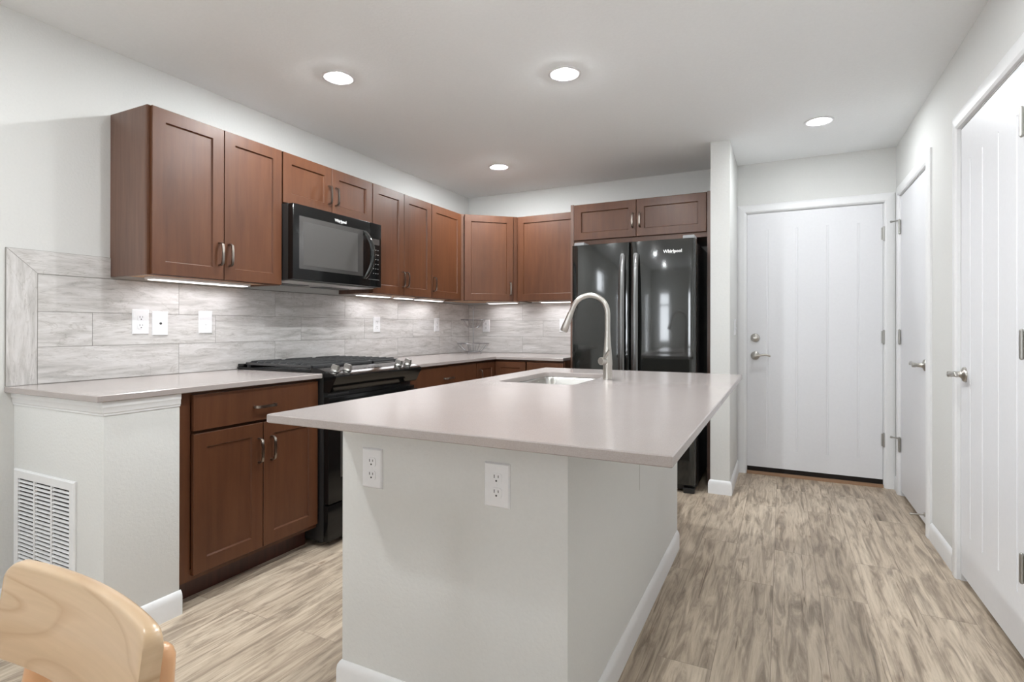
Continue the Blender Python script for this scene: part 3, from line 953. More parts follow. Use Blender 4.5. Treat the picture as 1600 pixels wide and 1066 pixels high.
# sink
def sink():
    t = thing('kitchen_sink', 'stainless steel undermount sink bowl in the island worktop', 'sink', ((SK[0] + SK[1]) / 2, (SK[2] + SK[3]) / 2, 0.70))
    bm = BM(); x0, x1, y0, y1 = SK; n = 6
    f = 0.008
    prof = [(-0.022, 0.9012, 0.05), (-0.022, 0.9000, 0.05), (f, 0.8992, 0.05)]
    o = [rrect(x0 - 0.010, x1 + 0.010, y0 - 0.010, y1 + 0.010, 0.045, n), rrect(x0 - 0.004, x1 + 0.004, y0 - 0.004, y1 + 0.004, 0.045, n),
         rrect(x0 + 0.000, x1 - 0.000, y0 + 0.000, y1 - 0.000, 0.05, n), rrect(x0 + 0.008, x1 - 0.008, y0 + 0.008, y1 - 0.008, 0.055, n), rrect(x0 + 0.03, x1 - 0.03, y0 + 0.03, y1 - 0.03, 0.05, n)]
    zs = [0.9012, 0.9008, 0.890, 0.715, 0.700]
    skin(bm, [[Vector((*p, z)) for p in r] for r, z in zip(o, zs)], cap=(False, True))
    outer = [rrect(x0 - 0.010, x1 + 0.010, y0 - 0.010, y1 + 0.010, 0.045, n), rrect(x0 - 0.004, x1 + 0.004, y0 - 0.004, y1 + 0.004, 0.045, n), rrect(x0 + 0.004, x1 - 0.004, y0 + 0.004, y1 - 0.004, 0.055, n)]
    put('bowl', bm, M['steel'], t, 40)
    bm = BM(); lathe(bm, ((x0 + x1) / 2, (y0 + y1) / 2, 0.7), (0, 0, 1), [(0.045, 0.0005), (0.045, 0.003), (0.036, 0.004), (0.033, 0.0015), (0.01, 0.001)], 24)
    put('drain', bm, M['chrome'], t, 40)
sink()

def faucet():
    bx, by, z = 2.128, 2.545, ZW1
    t = thing('kitchen_faucet', 'tall brushed nickel gooseneck faucet beside the island sink', 'faucet', (bx, by, z))
    bm = BM()
    lathe(bm, (bx, by, z), (0, 0, 1), [(0.0235, 0.0005), (0.0235, 0.004), (0.0215, 0.006), (0.0215, 0.062), (0.0225, 0.068), (0.0225, 0.075), (0.0205, 0.115), (0.0165, 0.16), (0.0138, 0.205), (0.0128, 0.23)], 24)
    put('body', bm, M['nickel'], t, 40)
    bm = BM()
    R = 0.090; cz = z + 0.315; cx = bx - R
    pts = [(bx, by, z + 0.225), (bx, by, z + 0.27)]
    for k in range(0, 15):
        a = k / 14 * PI * 0.905
        pts.append((cx + R * math.cos(a), by - 0.002 * k / 14, cz + R * math.sin(a)))
    e = Vector(pts[-1]); dv = (Vector(pts[-1]) - Vector(pts[-2])).normalized()
    pts.append(tuple(e + dv * 0.02))
    tube(bm, pts, 0.0127, 18)
    put('spout', bm, M['nickel'], t, 40)
    bm = BM()
    s = e + dv * 0.0205
    lathe(bm, s, dv, [(0.0127, 0), (0.0140, 0.006), (0.0150, 0.012), (0.0150, 0.026), (0.0158, 0.03), (0.0185, 0.075), (0.0190, 0.098), (0.0170, 0.101)], 22)
    put('spray_head', bm, M['nickel'], t, 40)
    bm = BM()
    c = Vector((bx, by, z + 0.088)); ax = Vector((-0.45, -0.89, 0)).normalized()
    lathe(bm, c + ax * 0.018, ax, [(0.0165, 0), (0.0185, 0.006), (0.0185, 0.028), (0.0165, 0.031)], 22)
    m = c + ax * 0.036
    sd = Vector((0.89, -0.45, 0)).normalized()
    tube(bm, [m + sd * 0.004 + Vector((0, 0, 0.008)), m + sd * 0.03 + Vector((0, 0, 0.034)) + ax * 0.004, m + sd * 0.058 + Vector((0, 0, 0.058)) + ax * 0.010], [0.0065, 0.0055, 0.006], 12)
    put('lever_handle', bm, M['nickel'], t, 40)
faucet()

# ------------------------------------------------------------------ lettering
def lettering(text, size, F, a, b, c, parent, mat, name='lettering', bold=0.0, thick=0.0004):
    cu = bpy.data.curves.new('tmp_text', 'FONT'); cu.body = text; cu.size = size; cu.align_x = 'CENTER'; cu.align_y = 'CENTER'
    cu.extrude = thick; cu.offset = bold; cu.resolution_u = 3
    o = bpy.data.objects.new('tmp_text', cu); COL.objects.link(o)
    bpy.context.view_layer.update()
    me = bpy.data.meshes.new_from_object(o.evaluated_get(bpy.context.evaluated_depsgraph_get()))
    bm = BM(); bm.from_mesh(me)
    for v in bm.verts:
        x, y, z = v.co
        v.co = F(a + x, b + y, c + z + thick)
    bpy.data.objects.remove(o); bpy.data.curves.remove(cu); bpy.data.meshes.remove(me)
    return put(name, bm, mat, parent, 0)

def arc_mark(F, a, b, c, w, h, parent, mat):
    """the thin swoosh ring around the middle of the word"""
    bm = BM()
    tube(bm, [F(a + w * math.cos(t), b + h * math.sin(t), c) for t in [PI * (0.75 + 1.35 * k / 20) for k in range(21)]], 0.0006, 6)
    return put('emblem', bm, mat, parent, 40)

# ------------------------------------------------------------------ range
RY0, RY1 = 2.154, 2.912
def gas_range():
    t = thing('gas_range', 'black slide-in gas range set between the base cabinets', 'range', (0.36, (RY0 + RY1) / 2, 0))
    bm = BM()
    box(bm, 0.012, 0.690, RY0, RY1, 0.03, 0.9268, bev=0.003)
    for x in (0.08, 0.62):
        for y in (RY0 + 0.06, RY1 - 0.06):
            cyl(bm, (x, y, 0.0005), (x, y, 0.03), 0.02, n=12)
    put('body', bm, M['satinblack'], t, 30)
    bm = BM(); box(bm, 0.690, 0.722, RY0 + 0.003, RY1 - 0.003, 0.030, 0.222, bev=0.005)
    d = put('warming_drawer', bm, M['black'], t, 30)
    bm = BM(); box(bm, 0.6905, 0.726, RY0 + 0.003, RY1 - 0.003, 0.230, 0.800, bev=0.006); od = put('oven_door', bm, M['black'], t, 30)
    bm = BM(); box(bm, 0.7255, 0.728, RY0 + 0.09, RY1 - 0.09, 0.36, 0.64, bev=0.001); put('oven_window', bm, M['ovenglass'], od, 30)
    bm = BM()
    tube(bm, [(0.768, RY0 + 0.04, 0.772), (0.772, (RY0 + RY1) / 2, 0.772), (0.768, RY1 - 0.04, 0.772)], 0.0125, 14)
    for y in (RY0 + 0.07, RY1 - 0.07):
        box(bm, 0.724, 0.766, y - 0.012, y + 0.012, 0.760, 0.784, bev=0.003)
    put('oven_handle', bm, M['black'], od, 30)
    for y0_, y1_ in ((RY0 + 0.03, RY0 + 0.19), (RY1 - 0.26, RY1 - 0.10)):
        bm = BM(); box(bm, 0.688, 0.6925, y0_, y1_, 0.806, 0.812); put('vent_slot', bm, M['dark_steel'], t, 0)
    # bull-nosed control panel: profile in x,z swept along y
    bm = BM()
    prof = [(0.60, 0.9272), (0.60, 0.952), (0.655, 0.950), (0.755, 0.925), (0.776, 0.917), (0.780, 0.910), (0.776, 0.900), (0.738, 0.832), (0.728, 0.826), (0.6905, 0.826), (0.6905, 0.9272)]
    skin(bm, [[Vector((x, y, z)) for x, z in prof] for y in (RY0 + 0.001, RY1 - 0.001)])
    cp = put('control_panel', bm, M['black'], t, 30)
    bm = BM()
    sl = Vector((0.10, 0, -0.025)).normalized(); up = Vector((0.025, 0, 0.10)).normalized()
    for y in (RY0 + 0.06, RY0 + 0.155, RY1 - 0.155, RY1 - 0.06):
        bm = BM()
        c = Vector((0.712, y, 0.9360))
        lathe(bm, c, up, [(0.024, 0.0002), (0.024, 0.004), (0.020, 0.008), (0.0185, 0.012)], 20)
        for s in (0,):
            pts = []
            a, b, h = 0.024, 0.0085, 0.034
            lo = [c + sl * (a * i) + Vector((0, b * j, 0)) + up * 0.0118 for i, j in ((-1, -1), (1, -1), (1, 1), (-1, 1))]
            hi = [c + sl * (a * 0.85 * i) + Vector((0, b * 0.8 * j, 0)) + up * h for i, j in ((-1, -1), (1, -1), (1, 1), (-1, 1))]
            skin(bm, [lo, hi])
        put('knob', bm, M['hinge'], cp, 30)
    bm = BM()
    for y in (2.46, 2.49, 2.52, 2.55, 2.58):
        box(bm, 0.698, 0.705, y, y + 0.018, 0.9395, 0.9402)
    put('panel_print', bm, M['print'], cp, 0)
    # cooktop
    bm = BM()
    box(bm, 0.012, 0.599, RY0 - 0.0035, RY1 + 0.0035, 0.9272, 0.941, bev=0.003); box(bm, 0.012, 0.060, RY0 + 0.001, RY1 - 0.001, 0.941, 0.958, bev=0.004)
    put('cooktop', bm, M['black'], t, 30)
    for bx, by, r in ((0.20, RY0 + 0.16, 0.042), (0.46, RY0 + 0.16, 0.05), (0.33, (RY0 + RY1) / 2, 0.05), (0.20, RY1 - 0.16, 0.04), (0.46, RY1 - 0.16, 0.045)):
        bm = BM(); lathe(bm, (bx, by, 0.9412), (0, 0, 1), [(r, 0), (r, 0.008), (r * 0.8, 0.010), (r * 0.8, 0.016), (r * 0.72, 0.019), (0.005, 0.0195)], 20)
        put('burner', bm, M['iron'], t, 35)
    # three cast iron grates
    W = (RY1 - RY0 - 0.02) / 3
    for k in range(3):
        y0 = RY0 + 0.01 + k * W + 0.001; y1 = y0 + W - 0.002
        bm = BM(); x0, x1 = 0.068, 0.596; h0, h1 = 0.958, 0.974
        bw = 0.011
        box(bm, x0, x1, y0, y0 + bw, 0.953, 0.966, bev=0.002); box(bm, x0, x1, y1 - bw, y1, 0.953, 0.966, bev=0.002)
        box(bm, x0, x0 + bw, y0, y1, 0.953, 0.968, bev=0.002); box(bm, x1 - bw, x1, y0, y1, 0.953, 0.968, bev=0.002)
        box(bm, (x0 + x1) / 2 - bw / 2, (x0 + x1) / 2 + bw / 2, y0, y1, 0.956, 0.970, bev=0.002)
        for j in range(9):
            x = x0 + 0.03 + j * (x1 - x0 - 0.06) / 8
            # fingers rising from the rails to the flat top
            ps = [(y0 + 0.004, 0.962), (y0 + 0.02, 0.972), (y1 - 0.02, 0.972), (y1 - 0.004, 0.962)]
            rings = [[Vector((x + dx, y, z + dz)) for dx, dz in ((-0.0045, -0.006), (0.0045, -0.006), (0.0035, 0.005), (-0.0035, 0.005))] for y, z in ps]
            skin(bm, rings)
        for x in (x0 + 0.012, x1 - 0.012):
            for y in (y0 + 0.012, y1 - 0.012):
                box(bm, x - 0.007, x + 0.007, y - 0.007, y + 0.007, 0.9412, 0.955)
        put('grate', bm, M['iron'], t, 30)
gas_range()

# ------------------------------------------------------------------ microwave
def microwave():
    y0, y1, z0, z1 = 2.2145, 2.9765, 1.445, 1.8835
    t = thing('microwave_oven', 'black over-the-range microwave hung under the short wall cabinet', 'microwave', (0.2, (y0 + y1) / 2, z0))
    bm = BM(); box(bm, 0.010, 0.352, y0, y1, z0, z1, bev=0.003); put('body', bm, M['satinblack'], t, 30)
    bm = BM(); box(bm, 0.03, 0.34, y0 + 0.02, y1 - 0.02, z0 - 0.006, z0 - 0.0003, bev=0.001)
    up = put('vent_plate', bm, M['underside'], t, 30)
    for k in (0, 1):
        bm = BM(); box(bm, 0.06, 0.18, y0 + 0.08 + k * 0.36, y0 + 0.32 + k * 0.36, z0 - 0.0085, z0 - 0.0062, bev=0.0005); put('grease_filter', bm, M['dark_steel'], up, 0)
    yd = 2.862
    bm = BM(); box(bm, 0.353, 0.394, y0 + 0.001, yd, z0 + 0.002, z1 - 0.002, bev=0.006); dr = put('door', bm, M['black'], t, 30)
    bm = BM(); box(bm, 0.3935, 0.3955, y0 + 0.045, 2.792, z0 + 0.066, z1 - 0.068, bev=0.001); put('door_window', bm, M['ovenglass'], dr, 30)
    bm = BM(); box(bm, 0.3957, 0.3963, y0 + 0.075, 2.74, z0 + 0.09, z1 - 0.098); put('window_screen', bm, M['screen'], dr, 0)
    bm = BM()
    pts = []
    for k in range(15):
        s = k / 14
        z = z0 + 0.050 + s * 0.318
        pts.append((0.397 + 0.052 * math.sin(PI * s) ** 0.7, 2.803 + 0.030 * math.sin(PI * s), z))
    rings = []
    for x, y, z in pts:
        rings.append([Vector((x + dx, y + dy, z)) for dx, dy in ((-0.006, -0.017), (0.005, -0.014), (0.009, 0.0), (0.005, 0.014), (-0.006, 0.017))])
    skin(bm, rings)
    put('handle', bm, M['fridgeblack'], dr, 40)
    bm = BM(); box(bm, 0.353, 0.394, yd + 0.002, y1 - 0.001, z0 + 0.002, z1 - 0.002, bev=0.005); cp = put('control_panel', bm, M['black'], t, 30)
    F = lambda a, b, c: Vector((c, a, b))
    bm = BM(); box(bm, 2.885, 2.955, 1.735, 1.775, 0.3935, 0.3944, F=F); put('display', bm, M['ovenglass'], cp, 0)
    for r in range(6):
        for q, ch in enumerate(('1', '2', '3') if r == 0 else ('4', '5', '6') if r == 1 else ('7', '8', '9') if r == 2 else ('-', '0', '+') if r == 3 else ('<', '=', '>')):
            bm = BM(); y = 2.897 + q * 0.022; z = 1.700 - r * 0.032
            box(bm, y - 0.0045, y + 0.0045, z - 0.002, z + 0.002, 0.3938, 0.3943, F=F); put('key', bm, M['print'], cp, 0)
    bm = BM(); box(bm, 2.845, 2.955, z0 + 0.052, z0 + 0.0535, 0.3938, 0.3944, F=F); put('panel_line', bm, M['print'], cp, 0)
    lettering('Whirlpool', 0.024, F, 2.588, 1.838, 0.3942, dr, M['logo'], bold=0.0006)
    arc_mark(F, 2.586, 1.838, 0.3948, 0.030, 0.012, dr, M['logo'])
M['screen'] = flat('oven_screen', (0.062, 0.058, 0.055), 0.4)
microwave()

# ------------------------------------------------------------------ refrigerator
def refrigerator():
    x0, x1, yf = 1.412, 2.331, 4.0
    xm = 1.866
    t = thing('refrigerator', 'glossy black two-door refrigerator under the bridge cabinet', 'refrigerator', ((x0 + x1) / 2, 4.4, 0))
    bm = BM(); box(bm, x0 + 0.004, x1 - 0.004, 4.092, 4.765, 0.03, 1.790, bev=0.004); put('body', bm, M['satinblack'], t, 30)
    bm = BM(); box(bm, x0 + 0.01, x1 - 0.01, 4.06, 4.0915, 0.012, 0.060, bev=0.002); put('kick_grille', bm, M['satinblack'], t, 30)
    for x in (x0 + 0.045, x1 - 0.045):
        bm = BM(); box(bm, x - 0.038, x + 0.038, 4.012, 4.0595, 0.0005, 0.038, bev=0.004); put('foot_cover', bm, M['satinblack'], t, 30)
    def door(a, b):
        # gently bowed front
        bm = BM(); n = 12
        sec = []
        for k in range(n + 1):
            s = k / n
            e = min(s, 1 - s) * (b - a)
            r = 0.016
            q = 0 if e >= r else r - math.sqrt(max(r * r - (r - e) ** 2, 0))
            sec.append((a + s * (b - a), yf + 0.008 * (2 * s - 1) ** 2 * 0.6 + q))
        extra = []
        for s in (0.004, 0.009, 0.016):
            extra.append(s)
        xs = [a, a + 0.002, a + 0.006, a + 0.014] + [a + 0.014 + (b - a - 0.028) * k / 10 for k in range(1, 10)] + [b - 0.014, b - 0.006, b - 0.002, b]
        sec = []
        for x in xs:
            e = min(x - a, b - x); r = 0.014
            q = 0 if e >= r else r - math.sqrt(max(r * r - (r - e) ** 2, 0))
            s = (x - a) / (b - a)
            sec.append((x, yf + 0.004 * (2 * s - 1) ** 2 + q))
        poly = sec + [(b, 4.084), (a, 4.084)]
        skin(bm, [[Vector((x, y, z)) for x, y in poly] for z in (0.062, 1.808)])
        return put('door', bm, M['fridgeblack'], t, 35)
    dl = door(x0, xm - 0.004); dr = door(xm + 0.004, x1)
    for d, xc in ((dl, xm - 0.050), (dr, xm + 0.050)):
        bm = BM()
        rings = []
        for k in range(21):
            s = k / 20
            z = 0.60 + s * 1.115
            o = 0.012 + 0.050 * math.sin(PI * s) ** 0.55
            w = 0.019 + 0.005 * math.sin(PI * s)
            y = yf - o
            rings.append([Vector((xc + dx, y + dy, z)) for dx, dy in ((-w, 0.014), (-w, 0.004), (-w * 0.6, -0.003), (0, -0.006), (w * 0.6, -0.003), (w, 0.004), (w, 0.014))])
        skin(bm, rings)
        for z in (0.605, 1.71):
            box(bm, xc - 0.012, xc + 0.012, yf - 0.018, yf + 0.003, z - 0.012, z + 0.012)
        put('handle', bm, M['handle_black'], d, 35)
    for x in (x0 + 0.05, x1 - 0.05):
        bm = BM(); box(bm, x - 0.04, x + 0.04, 4.03, 4.16, 1.8085, 1.835, bev=0.005); put('hinge_cover', bm, M['greypart'], t, 30)
    F = lambda a, b, c: Vector((a, yf - c, b))
    lettering('Whirlpool', 0.031, F, 2.176, 1.722, -0.0004, dr, M['logo'], bold=0.0008)
    arc_mark(F, 2.172, 1.722, 0.0008, 0.036, 0.015, dr, M['logo'])
M['handle_black'] = flat('black_stainless', (0.17, 0.17, 0.17), 0.27, metal=0.9)
refrigerator()

# ------------------------------------------------------------------ wall plates
def plate(name, label, F, a, z, kind, group=None, w=0.079, h=0.124, th=0.0065):
    t = thing(name, label, 'switch' if kind == 'switch' else 'outlet' if kind == 'duplex' else 'cover plate', F(a, z, 0), group)
    bm = BM()
    loops = [((w / 2, h / 2), 0.0002), ((w / 2, h / 2), 0.002), ((w / 2 - 0.004, h / 2 - 0.004), th)]
    skin(bm, [[F(a + sx * q[0], z + sz * q[1], c) for sx, sz in ((-1, -1), (1, -1), (1, 1), (-1, 1))] for q, c in loops])
    put('plate', bm, M['plastic'], t, 0)
    if kind == 'duplex':
        for s in (-1, 1):
            c = z + s * 0.0205
            bm = BM()
            pts = []
            for k in range(24):
                an = 2 * PI * k / 24
                pts.append((max(-0.0165, min(0.0165, 0.0185 * math.cos(an))), max(-0.0140, min(0.0140, 0.0185 * math.sin(an)))))
            skin(bm, [[F(a + p[0], c + p[1], th - 0.001) for p in pts], [F(a + p[0], c + p[1], th + 0.0018) for p in pts]])
            r = put('receptacle', bm, M['plastic'], t, 0)
            bm = BM(); e = th + 0.0018
            box(bm, a - 0.0075, a - 0.0052, c + 0.000, c + 0.009, e - 0.0003, e + 0.0004, F=F); box(bm, a + 0.0050, a + 0.0072, c + 0.001, c + 0.008, e - 0.0003, e + 0.0004, F=F)
            lathe(bm, F(a, c - 0.0075, e), F(0, 0, 1) - F(0, 0, 0), [(0.0028, -0.0003), (0.0028, 0.0004)], 12)
            put('slots', bm, M['slot'], r, 0)
        bm = BM(); lathe(bm, F(a, z, th), F(0, 0, 1) - F(0, 0, 0), [(0.0032, -0.0005), (0.0028, 0.0008)], 12); put('screw', bm, M['plastic'], t, 0)
    elif kind == 'switch':
        bm = BM(); box(bm, a - 0.006, a + 0.006, z - 0.013, z + 0.013, th - 0.001, th + 0.0008, F=F); put('switch_frame', bm, M['plastic'], t, 0)
        bm = BM(); skin(bm, [[F(a + x, z + y, th) for x, y in ((-0.0042, -0.009), (0.0042, -0.009), (0.0042, 0.002), (-0.0042, 0.002))], [F(a + x, z + y, th + 0.010) for x, y in ((-0.0036, -0.013), (0.0036, -0.013), (0.0036, -0.007), (-0.0036, -0.007))]])
        put('toggle', bm, M['plastic'], t, 0)
        for s in (-1, 1):
            bm = BM(); lathe(bm, F(a, z + s * 0.031, th), F(0, 0, 1) - F(0, 0, 0), [(0.0032, -0.0005), (0.0028, 0.0008)], 12); put('screw', bm, M['plastic'], t, 0)
    else:
        bm = BM(); lathe(bm, F(a, z, th), F(0, 0, 1) - F(0, 0, 0), [(0.0062, -0.0008), (0.0060, 0.002), (0.0035, 0.0022), (0.0030, 0.0005)], 16); put('jack', bm, M['dark_steel'], t, 30)
    return t
TL = 0.0087
FTL2 = lambda a, b, c: Vector((TL + c, a, b))
FTB = lambda a, b, c: Vector((a, YB - TL - c, b))
FIE = lambda a, b, c: Vector((a, BY0 - 0.0003 - c, b))
FST = lambda a, b, c: Vector((SX1 + 0.0003 + c, a, b))
plate('duplex_outlet', 'white duplex outlet on the tile under the tall end cabinet, beside a jack plate', FTL2, 1.6135, 1.199, 'duplex')
plate('jack_plate', 'white cable jack plate with a small centre hole on the tile', FTL2, 1.709, 1.192, 'jack')
plate('light_switch', 'white toggle light switch on the tile left of the range', FTL2, 1.955, 1.200, 'switch')
plate('duplex_outlet', 'white outlet on the tile just right of the range', FTL2, 3.382, 1.195, 'duplex')
plate('duplex_outlet', 'white outlet on the left wall tile, left of the wire basket stand', FTL2, 4.215, 1.197, 'duplex')
plate('duplex_outlet', 'white outlet on the back wall tile, right behind the wire basket stand', FTB, 0.214, 1.190, 'duplex')
plate('duplex_outlet', 'white outlet on the back wall tile, behind the faucet head next to the refrigerator', FTB, 1.042, 1.193, 'duplex')
plate('duplex_outlet', 'white outlet near the left edge of the island end wall', FIE, 1.7255, 0.732, 'duplex')
plate('duplex_outlet', 'white outlet in the middle of the island end wall', FIE, 2.1685, 0.736, 'duplex')
plate('light_switch', 'white switch plate on the narrow wall beside the back door', FST, 4.50, 1.18, 'switch')

# ------------------------------------------------------------------ return air grille
def grille():
    x0, x1, z0, z1 = 0.022, 0.489, 0.175, 0.588
    yy = PY0
    t = thing('return_air_grille', 'white louvered return air grille low on the half wall', 'vent', ((x0 + x1) / 2, yy, z0))
    F = lambda a, b, c: Vector((a, yy - c, b))
    bm = BM(); f = 0.036
    def rect(i, c): return [F(*p, c) for p in ((x0 + i, z0 + i), (x1 - i, z0 + i), (x1 - i, z1 - i), (x0 + i, z1 - i))]
    skin(bm, [rect(0, 0.0005), rect(0.001, 0.006), rect(0.006, 0.010), rect(f, 0.009), rect(f, 0.0005)], cap=(False, False))
    put('frame', bm, M['trim'], t, 0)
    bm = BM(); box(bm, x0 + f, x1 - f, z0 + f, z1 - f, 0.0004, 0.0012, F=F); put('duct_shade', bm, M['gap'], t, 0)  # flat near-black sheet stands for the shade behind the louvers
    wd = (x1 - x0 - 2 * f)
    bm = BM()
    for k in (1, 2):
        c = x0 + f + wd * k / 3
        box(bm, c - 0.006, c + 0.006, z0 + f, z1 - f, 0.0013, 0.0088, F=F)
    put('mullion', bm, M['trim'], t, 0)
    n = 21
    step = (z1 - z0 - 2 * f) / n
    for k in range(n):
        z = z0 + f + k * step
        bm = BM()
        poly = [(0.0015, z + step * 0.46), (0.0088, z + step * 0.12), (0.0088, z + step * 0.02), (0.0080, z + step * 0.02), (0.0015, z + step * 0.36)]
        for j in range(3):
            a0 = x0 + f + wd * j / 3 + (0.006 if j else 0); a1 = x0 + f + wd * (j + 1) / 3 - (0.006 if j < 2 else 0)
            skin(bm, [[F(a0 + 0.0002, b, c) for c, b in poly], [F(a1 - 0.0002, b, c) for c, b in poly]])
        put('louver', bm, M['trim'], t, 0)
grille()

# ------------------------------------------------------------------ recessed ceiling lamps
def recessed(label):
    t = thing('recessed_light', label, 'ceiling light', (0, 0, H), 'recessed ceiling lights')
    bm = BM()
    prof = [(0.064, 0.006), (0.062, -0.001), (0.066, -0.0045), (0.080, -0.0055), (0.086, -0.003), (0.0865, -0.0004)]
    skin(bm, [ring_pts((0, 0, H + h), (0, 0, 1), r, 40) for r, h in prof], cap=(False, False))
    put('trim_ring', bm, M['trim'], t, 40)
    bm = BM()
    prof = [(0.0635, 0.004), (0.060, 0.02), (0.046, 0.047), (0.046, 0.058)]
    skin(bm, [ring_pts((0, 0, H + h), (0, 0, 1), r, 40) for r, h in prof], cap=(False, True))
    put('baffle', bm, M['trim'], t, 40)
    bm = BM(); lathe(bm, (0, 0, H), (0, 0, 1), [(0.02, 0.030), (0.038, 0.036), (0.0445, 0.046), (0.0445, 0.056)], 32)
    put('bulb', bm, M['bulb'], t, 40)
    return t

def lamp_light(x, y, w):
    ld = bpy.data.lights.new('lamp_light', 'POINT')
    ld.shadow_soft_size = 0.034
    ld.energy = w; ld.color = LAMP_COL
    lo = bpy.data.objects.new('lamp_light', ld); COL.objects.link(lo)
    lo.location = (x, y, H + 0.017)
    # the flood bulb throws most of its light straight down
    fd = bpy.data.lights.new('lamp_flood', 'AREA'); fd.shape = 'DISK'; fd.size = 0.07
    fd.energy = w * FLOOD; fd.color = LAMP_COL
    fo = bpy.data.objects.new('lamp_flood', fd); COL.objects.link(fo)
    fo.location = (x, y, H - 0.009)

labels = ['recessed ceiling light above the counter, near the tall end cabinet', 'recessed ceiling light above the island sink, between the cabinets and the back door',
          'recessed ceiling light in front of the white back door', 'recessed ceiling light near the corner cabinet']
proto = None
for i, (x, y) in enumerate(LAMPS + LAMPS_BEHIND):
    lab = labels[i] if i < 4 else {5: 'recessed ceiling light above the near half of the island worktop', 7: 'unseen recessed ceiling light added as fill above the aisle beside the nearest white door'}.get(i, 'recessed ceiling light over the dining area with the maple chair')
    if proto is None:
        proto = recessed(lab); o = proto
    else:
        o = copy_tree(proto)
    o.location = (x, y, H); o['label'] = lab
    lamp_light(x, y, LAMP_W * LAMP_SHARE[i])

# ------------------------------------------------------------------ under-cabinet light bars
def light_bar(label, F, a0, a1, c):
    z1 = ZB + 0.008
    t = thing('light_bar', label, 'under-cabinet light', F((a0 + a1) / 2, z1, c), 'under-cabinet light bars')
    bm = BM(); box(bm, a0, a1, z1 - 0.0145, z1, c - 0.035, c + 0.035, F=F, bev=0.003); put('housing', bm, M['plastic'], t, 30)
    bm = BM(); box(bm, a0 + 0.012, a1 - 0.012, z1 - 0.0175, z1 - 0.0147, c - 0.027, c + 0.027, F=F, bev=0.001); put('lens', bm, M['barlens'], t, 30)
    ld = bpy.data.lights.new('bar_light', 'AREA'); ld.shape = 'RECTANGLE'
    along_y = abs((F(1, 0, 0) - F(0, 0, 0)).y) > 0.5
    L = a1 - a0 - 0.03
    ld.size, ld.size_y = (0.05, L) if along_y else (L, 0.05)
    ld.energy = BAR_W * (L / 0.35); ld.color = BAR_COL; ld.spread = math.radians(165)
    lo = bpy.data.objects.new('bar_light', ld); COL.objects.link(lo)
    lo.location = F((a0 + a1) / 2, z1 - 0.0195, c)
light_bar('long lit light bar under the tall end cabinet left of the microwave', FL, 1.585, 2.125, 0.125)
light_bar('lit light bar under the double-door cabinet, closest to the microwave', FL, 3.04, 3.385, 0.125)
light_bar('lit light bar under the double-door cabinet, farther from the microwave', FL, 3.47, 3.675, 0.125)
light_bar('lit light bar under the narrow cabinet beside the corner', FL, 3.74, 4.12, 0.125)
light_bar('lit light bar under the diagonal corner cabinet', FK, 0.30, 0.62, 0.125)
light_bar('lit light bar under the back wall cabinet left of the refrigerator', FK, 0.86, 1.24, 0.125)

# ------------------------------------------------------------------ wire basket stand
def basket():
    cx, cy, z = 0.190, 4.575, ZW1
    t = thing('fruit_basket_stand', 'two-tier clear and wire fruit basket stand in the corner of the worktop', 'fruit basket', (cx, cy, z))
    def tier(zb, rb, rt, h):
        bm = BM(); n = 40
        circ = lambda r, zz: [(cx + r * math.cos(2 * PI * k / n), cy + r * math.sin(2 * PI * k / n), zz) for k in range(n)]
        tube(bm, circ(rt, zb + h), 0.0034, 8, closed=True)
        tube(bm, circ(rb, zb), 0.0028, 8, closed=True)
        for k in range(10):
            a = 2 * PI * k / 10
            tube(bm, [(cx + r * math.cos(a), cy + r * math.sin(a), zb + hh) for r, hh in ((0.006, -0.002), (rb, 0), (rb + (rt - rb) * 0.45, h * 0.35), (rt, h))], 0.0021, 6)
        return put('basket', bm, M['chrome'], t, 40)
    tier(z + 0.014, 0.075, 0.155, 0.078)
    tier(z + 0.245, 0.050, 0.118, 0.078)
    bm = BM()
    tube(bm, [(cx, cy, z + 0.010), (cx, cy, z + 0.42)], 0.0042, 12)
    tube(bm, [(cx + 0.018 * math.cos(2 * PI * k / 20), cy, z + 0.438 + 0.018 * math.sin(2 * PI * k / 20)) for k in range(20)], 0.0026, 8, closed=True)
    put('pole', bm, M['chrome'], t, 40)
    for k in range(3):
        bm = BM(); a = 2 * PI * k / 3 + 0.4
        lathe(bm, (cx + 0.075 * math.cos(a), cy + 0.075 * math.sin(a), z), (0, 0, 1), [(0.006, 0.0004), (0.009, 0.004), (0.008, 0.009), (0.004, 0.0125)], 12)
        put('foot', bm, M['chrome'], t, 40)
basket()

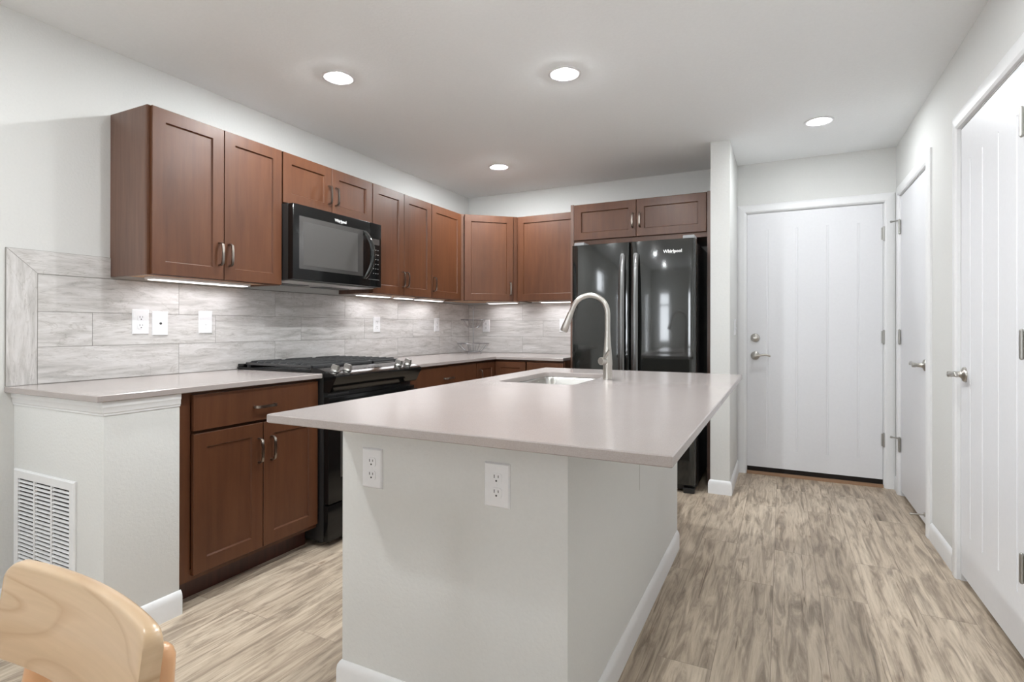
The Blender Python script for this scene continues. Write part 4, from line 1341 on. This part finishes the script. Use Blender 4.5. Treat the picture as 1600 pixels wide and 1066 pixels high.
# ------------------------------------------------------------------ bentwood chair
def chair():
    cx = 1.984
    t = thing('dining_chair', 'pale maple bentwood dining chair with a curved back, before the island', 'chair', (cx, 0.441, 0))
    # curved back rest; arc in plan, leaning a little
    W, n, th = 0.211, 40, 0.023
    def arc(s):               # s -1..1
        return 0.4405 - 0.0233 * s * s
    def cross(s):
        x = cx + W * s
        y = arc(s)
        ty = -0.0466 * s / W
        nrm = Vector((-ty, 1, 0)).normalized()
        # rounded corners of the silhouette
        e = (1 - abs(s)) * W
        r = 0.026
        q = 0 if e >= r else r - math.sqrt(max(r * r - (r - e) ** 2, 0))
        zt, zb = 0.801 - 0.8 * q, 0.655 + 0.8 * q
        return x, y, nrm, zt, zb
    bm = BM()
    rings = []
    for k in range(n + 1):
        s = -1 + 2 * k / n
        s = math.copysign(1 - (1 - abs(s)) ** 1.4, s) * 0.9985
        x, y, nm, zt, zb = cross(s)
        lean = Vector((0, 0.13, 1)).normalized()
        b0 = Vector((x, y - 0.13 * (0.801 - zt), zt))
        hgt = zt - zb
        e = 0.0055
        ring = []
        for (d, o) in ((0, -th / 2 + e), (e * 0.4, -th / 2 + e * 0.35), (e, -th / 2), (hgt * 0.5, -th / 2 + 0.0), (hgt - e, -th / 2), (hgt - e * 0.4, -th / 2 + e * 0.35), (hgt, -th / 2 + e),
                       (hgt, th / 2 - e), (hgt - e * 0.4, th / 2 - e * 0.35), (hgt - e, th / 2), (hgt * 0.5, th / 2), (e, th / 2), (e * 0.4, th / 2 - e * 0.35), (0, th / 2 - e)):
            ring.append(b0 - lean * d + nm * o)
        rings.append(ring)
    skin(bm, rings)
    bk = put('backrest', bm, M['chair'], t, 50)
    # rear posts run down into the rear legs
    for s in (-1, 1):
        bm = BM()
        x = cx + s * 0.163
        pts = [(x, 0.4495, 0.757), (x, 0.4490, 0.752), (x, 0.4480, 0.742), (x, 0.444, 0.70), (x, 0.432, 0.62), (x, 0.414, 0.52), (x + s * 0.002, 0.402, 0.44), (x + s * 0.006, 0.41, 0.25), (x + s * 0.012, 0.45, 0.0005)]
        tube(bm, pts, [0.007, 0.013, 0.0175, 0.019, 0.020, 0.021, 0.021, 0.018, 0.015], 16)
        put('rear_leg', bm, M['chair_edge'], t, 50)
    for s in (-1, 1):
        bm = BM(); x = cx + s * 0.19
        tube(bm, [(x, -0.015, 0.43), (x, -0.02, 0.25), (x + s * 0.01, -0.03, 0.0005)], [0.021, 0.019, 0.014], 16)
        put('front_leg', bm, M['chair_edge'], t, 50)
    # moulded seat
    bm = BM(); m = 14
    def outline(k, tt):
        a = 2 * PI * k / 48
        c, sn = math.cos(a), math.sin(a)
        x = 0.225 * math.copysign(abs(c) ** 0.55, c); y = 0.215 * math.copysign(abs(sn) ** 0.55, sn)
        return Vector((cx + x * tt, 0.185 + y * tt, 0))
    rings = []
    for tt, z in ((0.05, 0.447), (0.4, 0.448), (0.75, 0.455), (0.95, 0.462), (1.0, 0.458), (1.0, 0.450), (0.97, 0.444), (0.7, 0.437), (0.05, 0.431)):
        rings.append([outline(k, tt) + Vector((0, 0, z)) for k in range(48)])
    skin(bm, rings)
    put('seat', bm, M['chair'], t, 50)
    bm = BM()
    box(bm, cx - 0.185, cx + 0.185, -0.015, 0.005, 0.385, 0.436, bev=0.004); box(bm, cx - 0.170, cx + 0.170, 0.375, 0.395, 0.385, 0.436, bev=0.004)
    for s in (-1, 1):
        box(bm, cx + s * 0.178 - 0.01, cx + s * 0.178 + 0.01, 0.0, 0.39, 0.385, 0.436, bev=0.004)
    put('seat_frame', bm, M['chair_edge'], t, 40)
    t.rotation_euler.z = -0.066
chair()
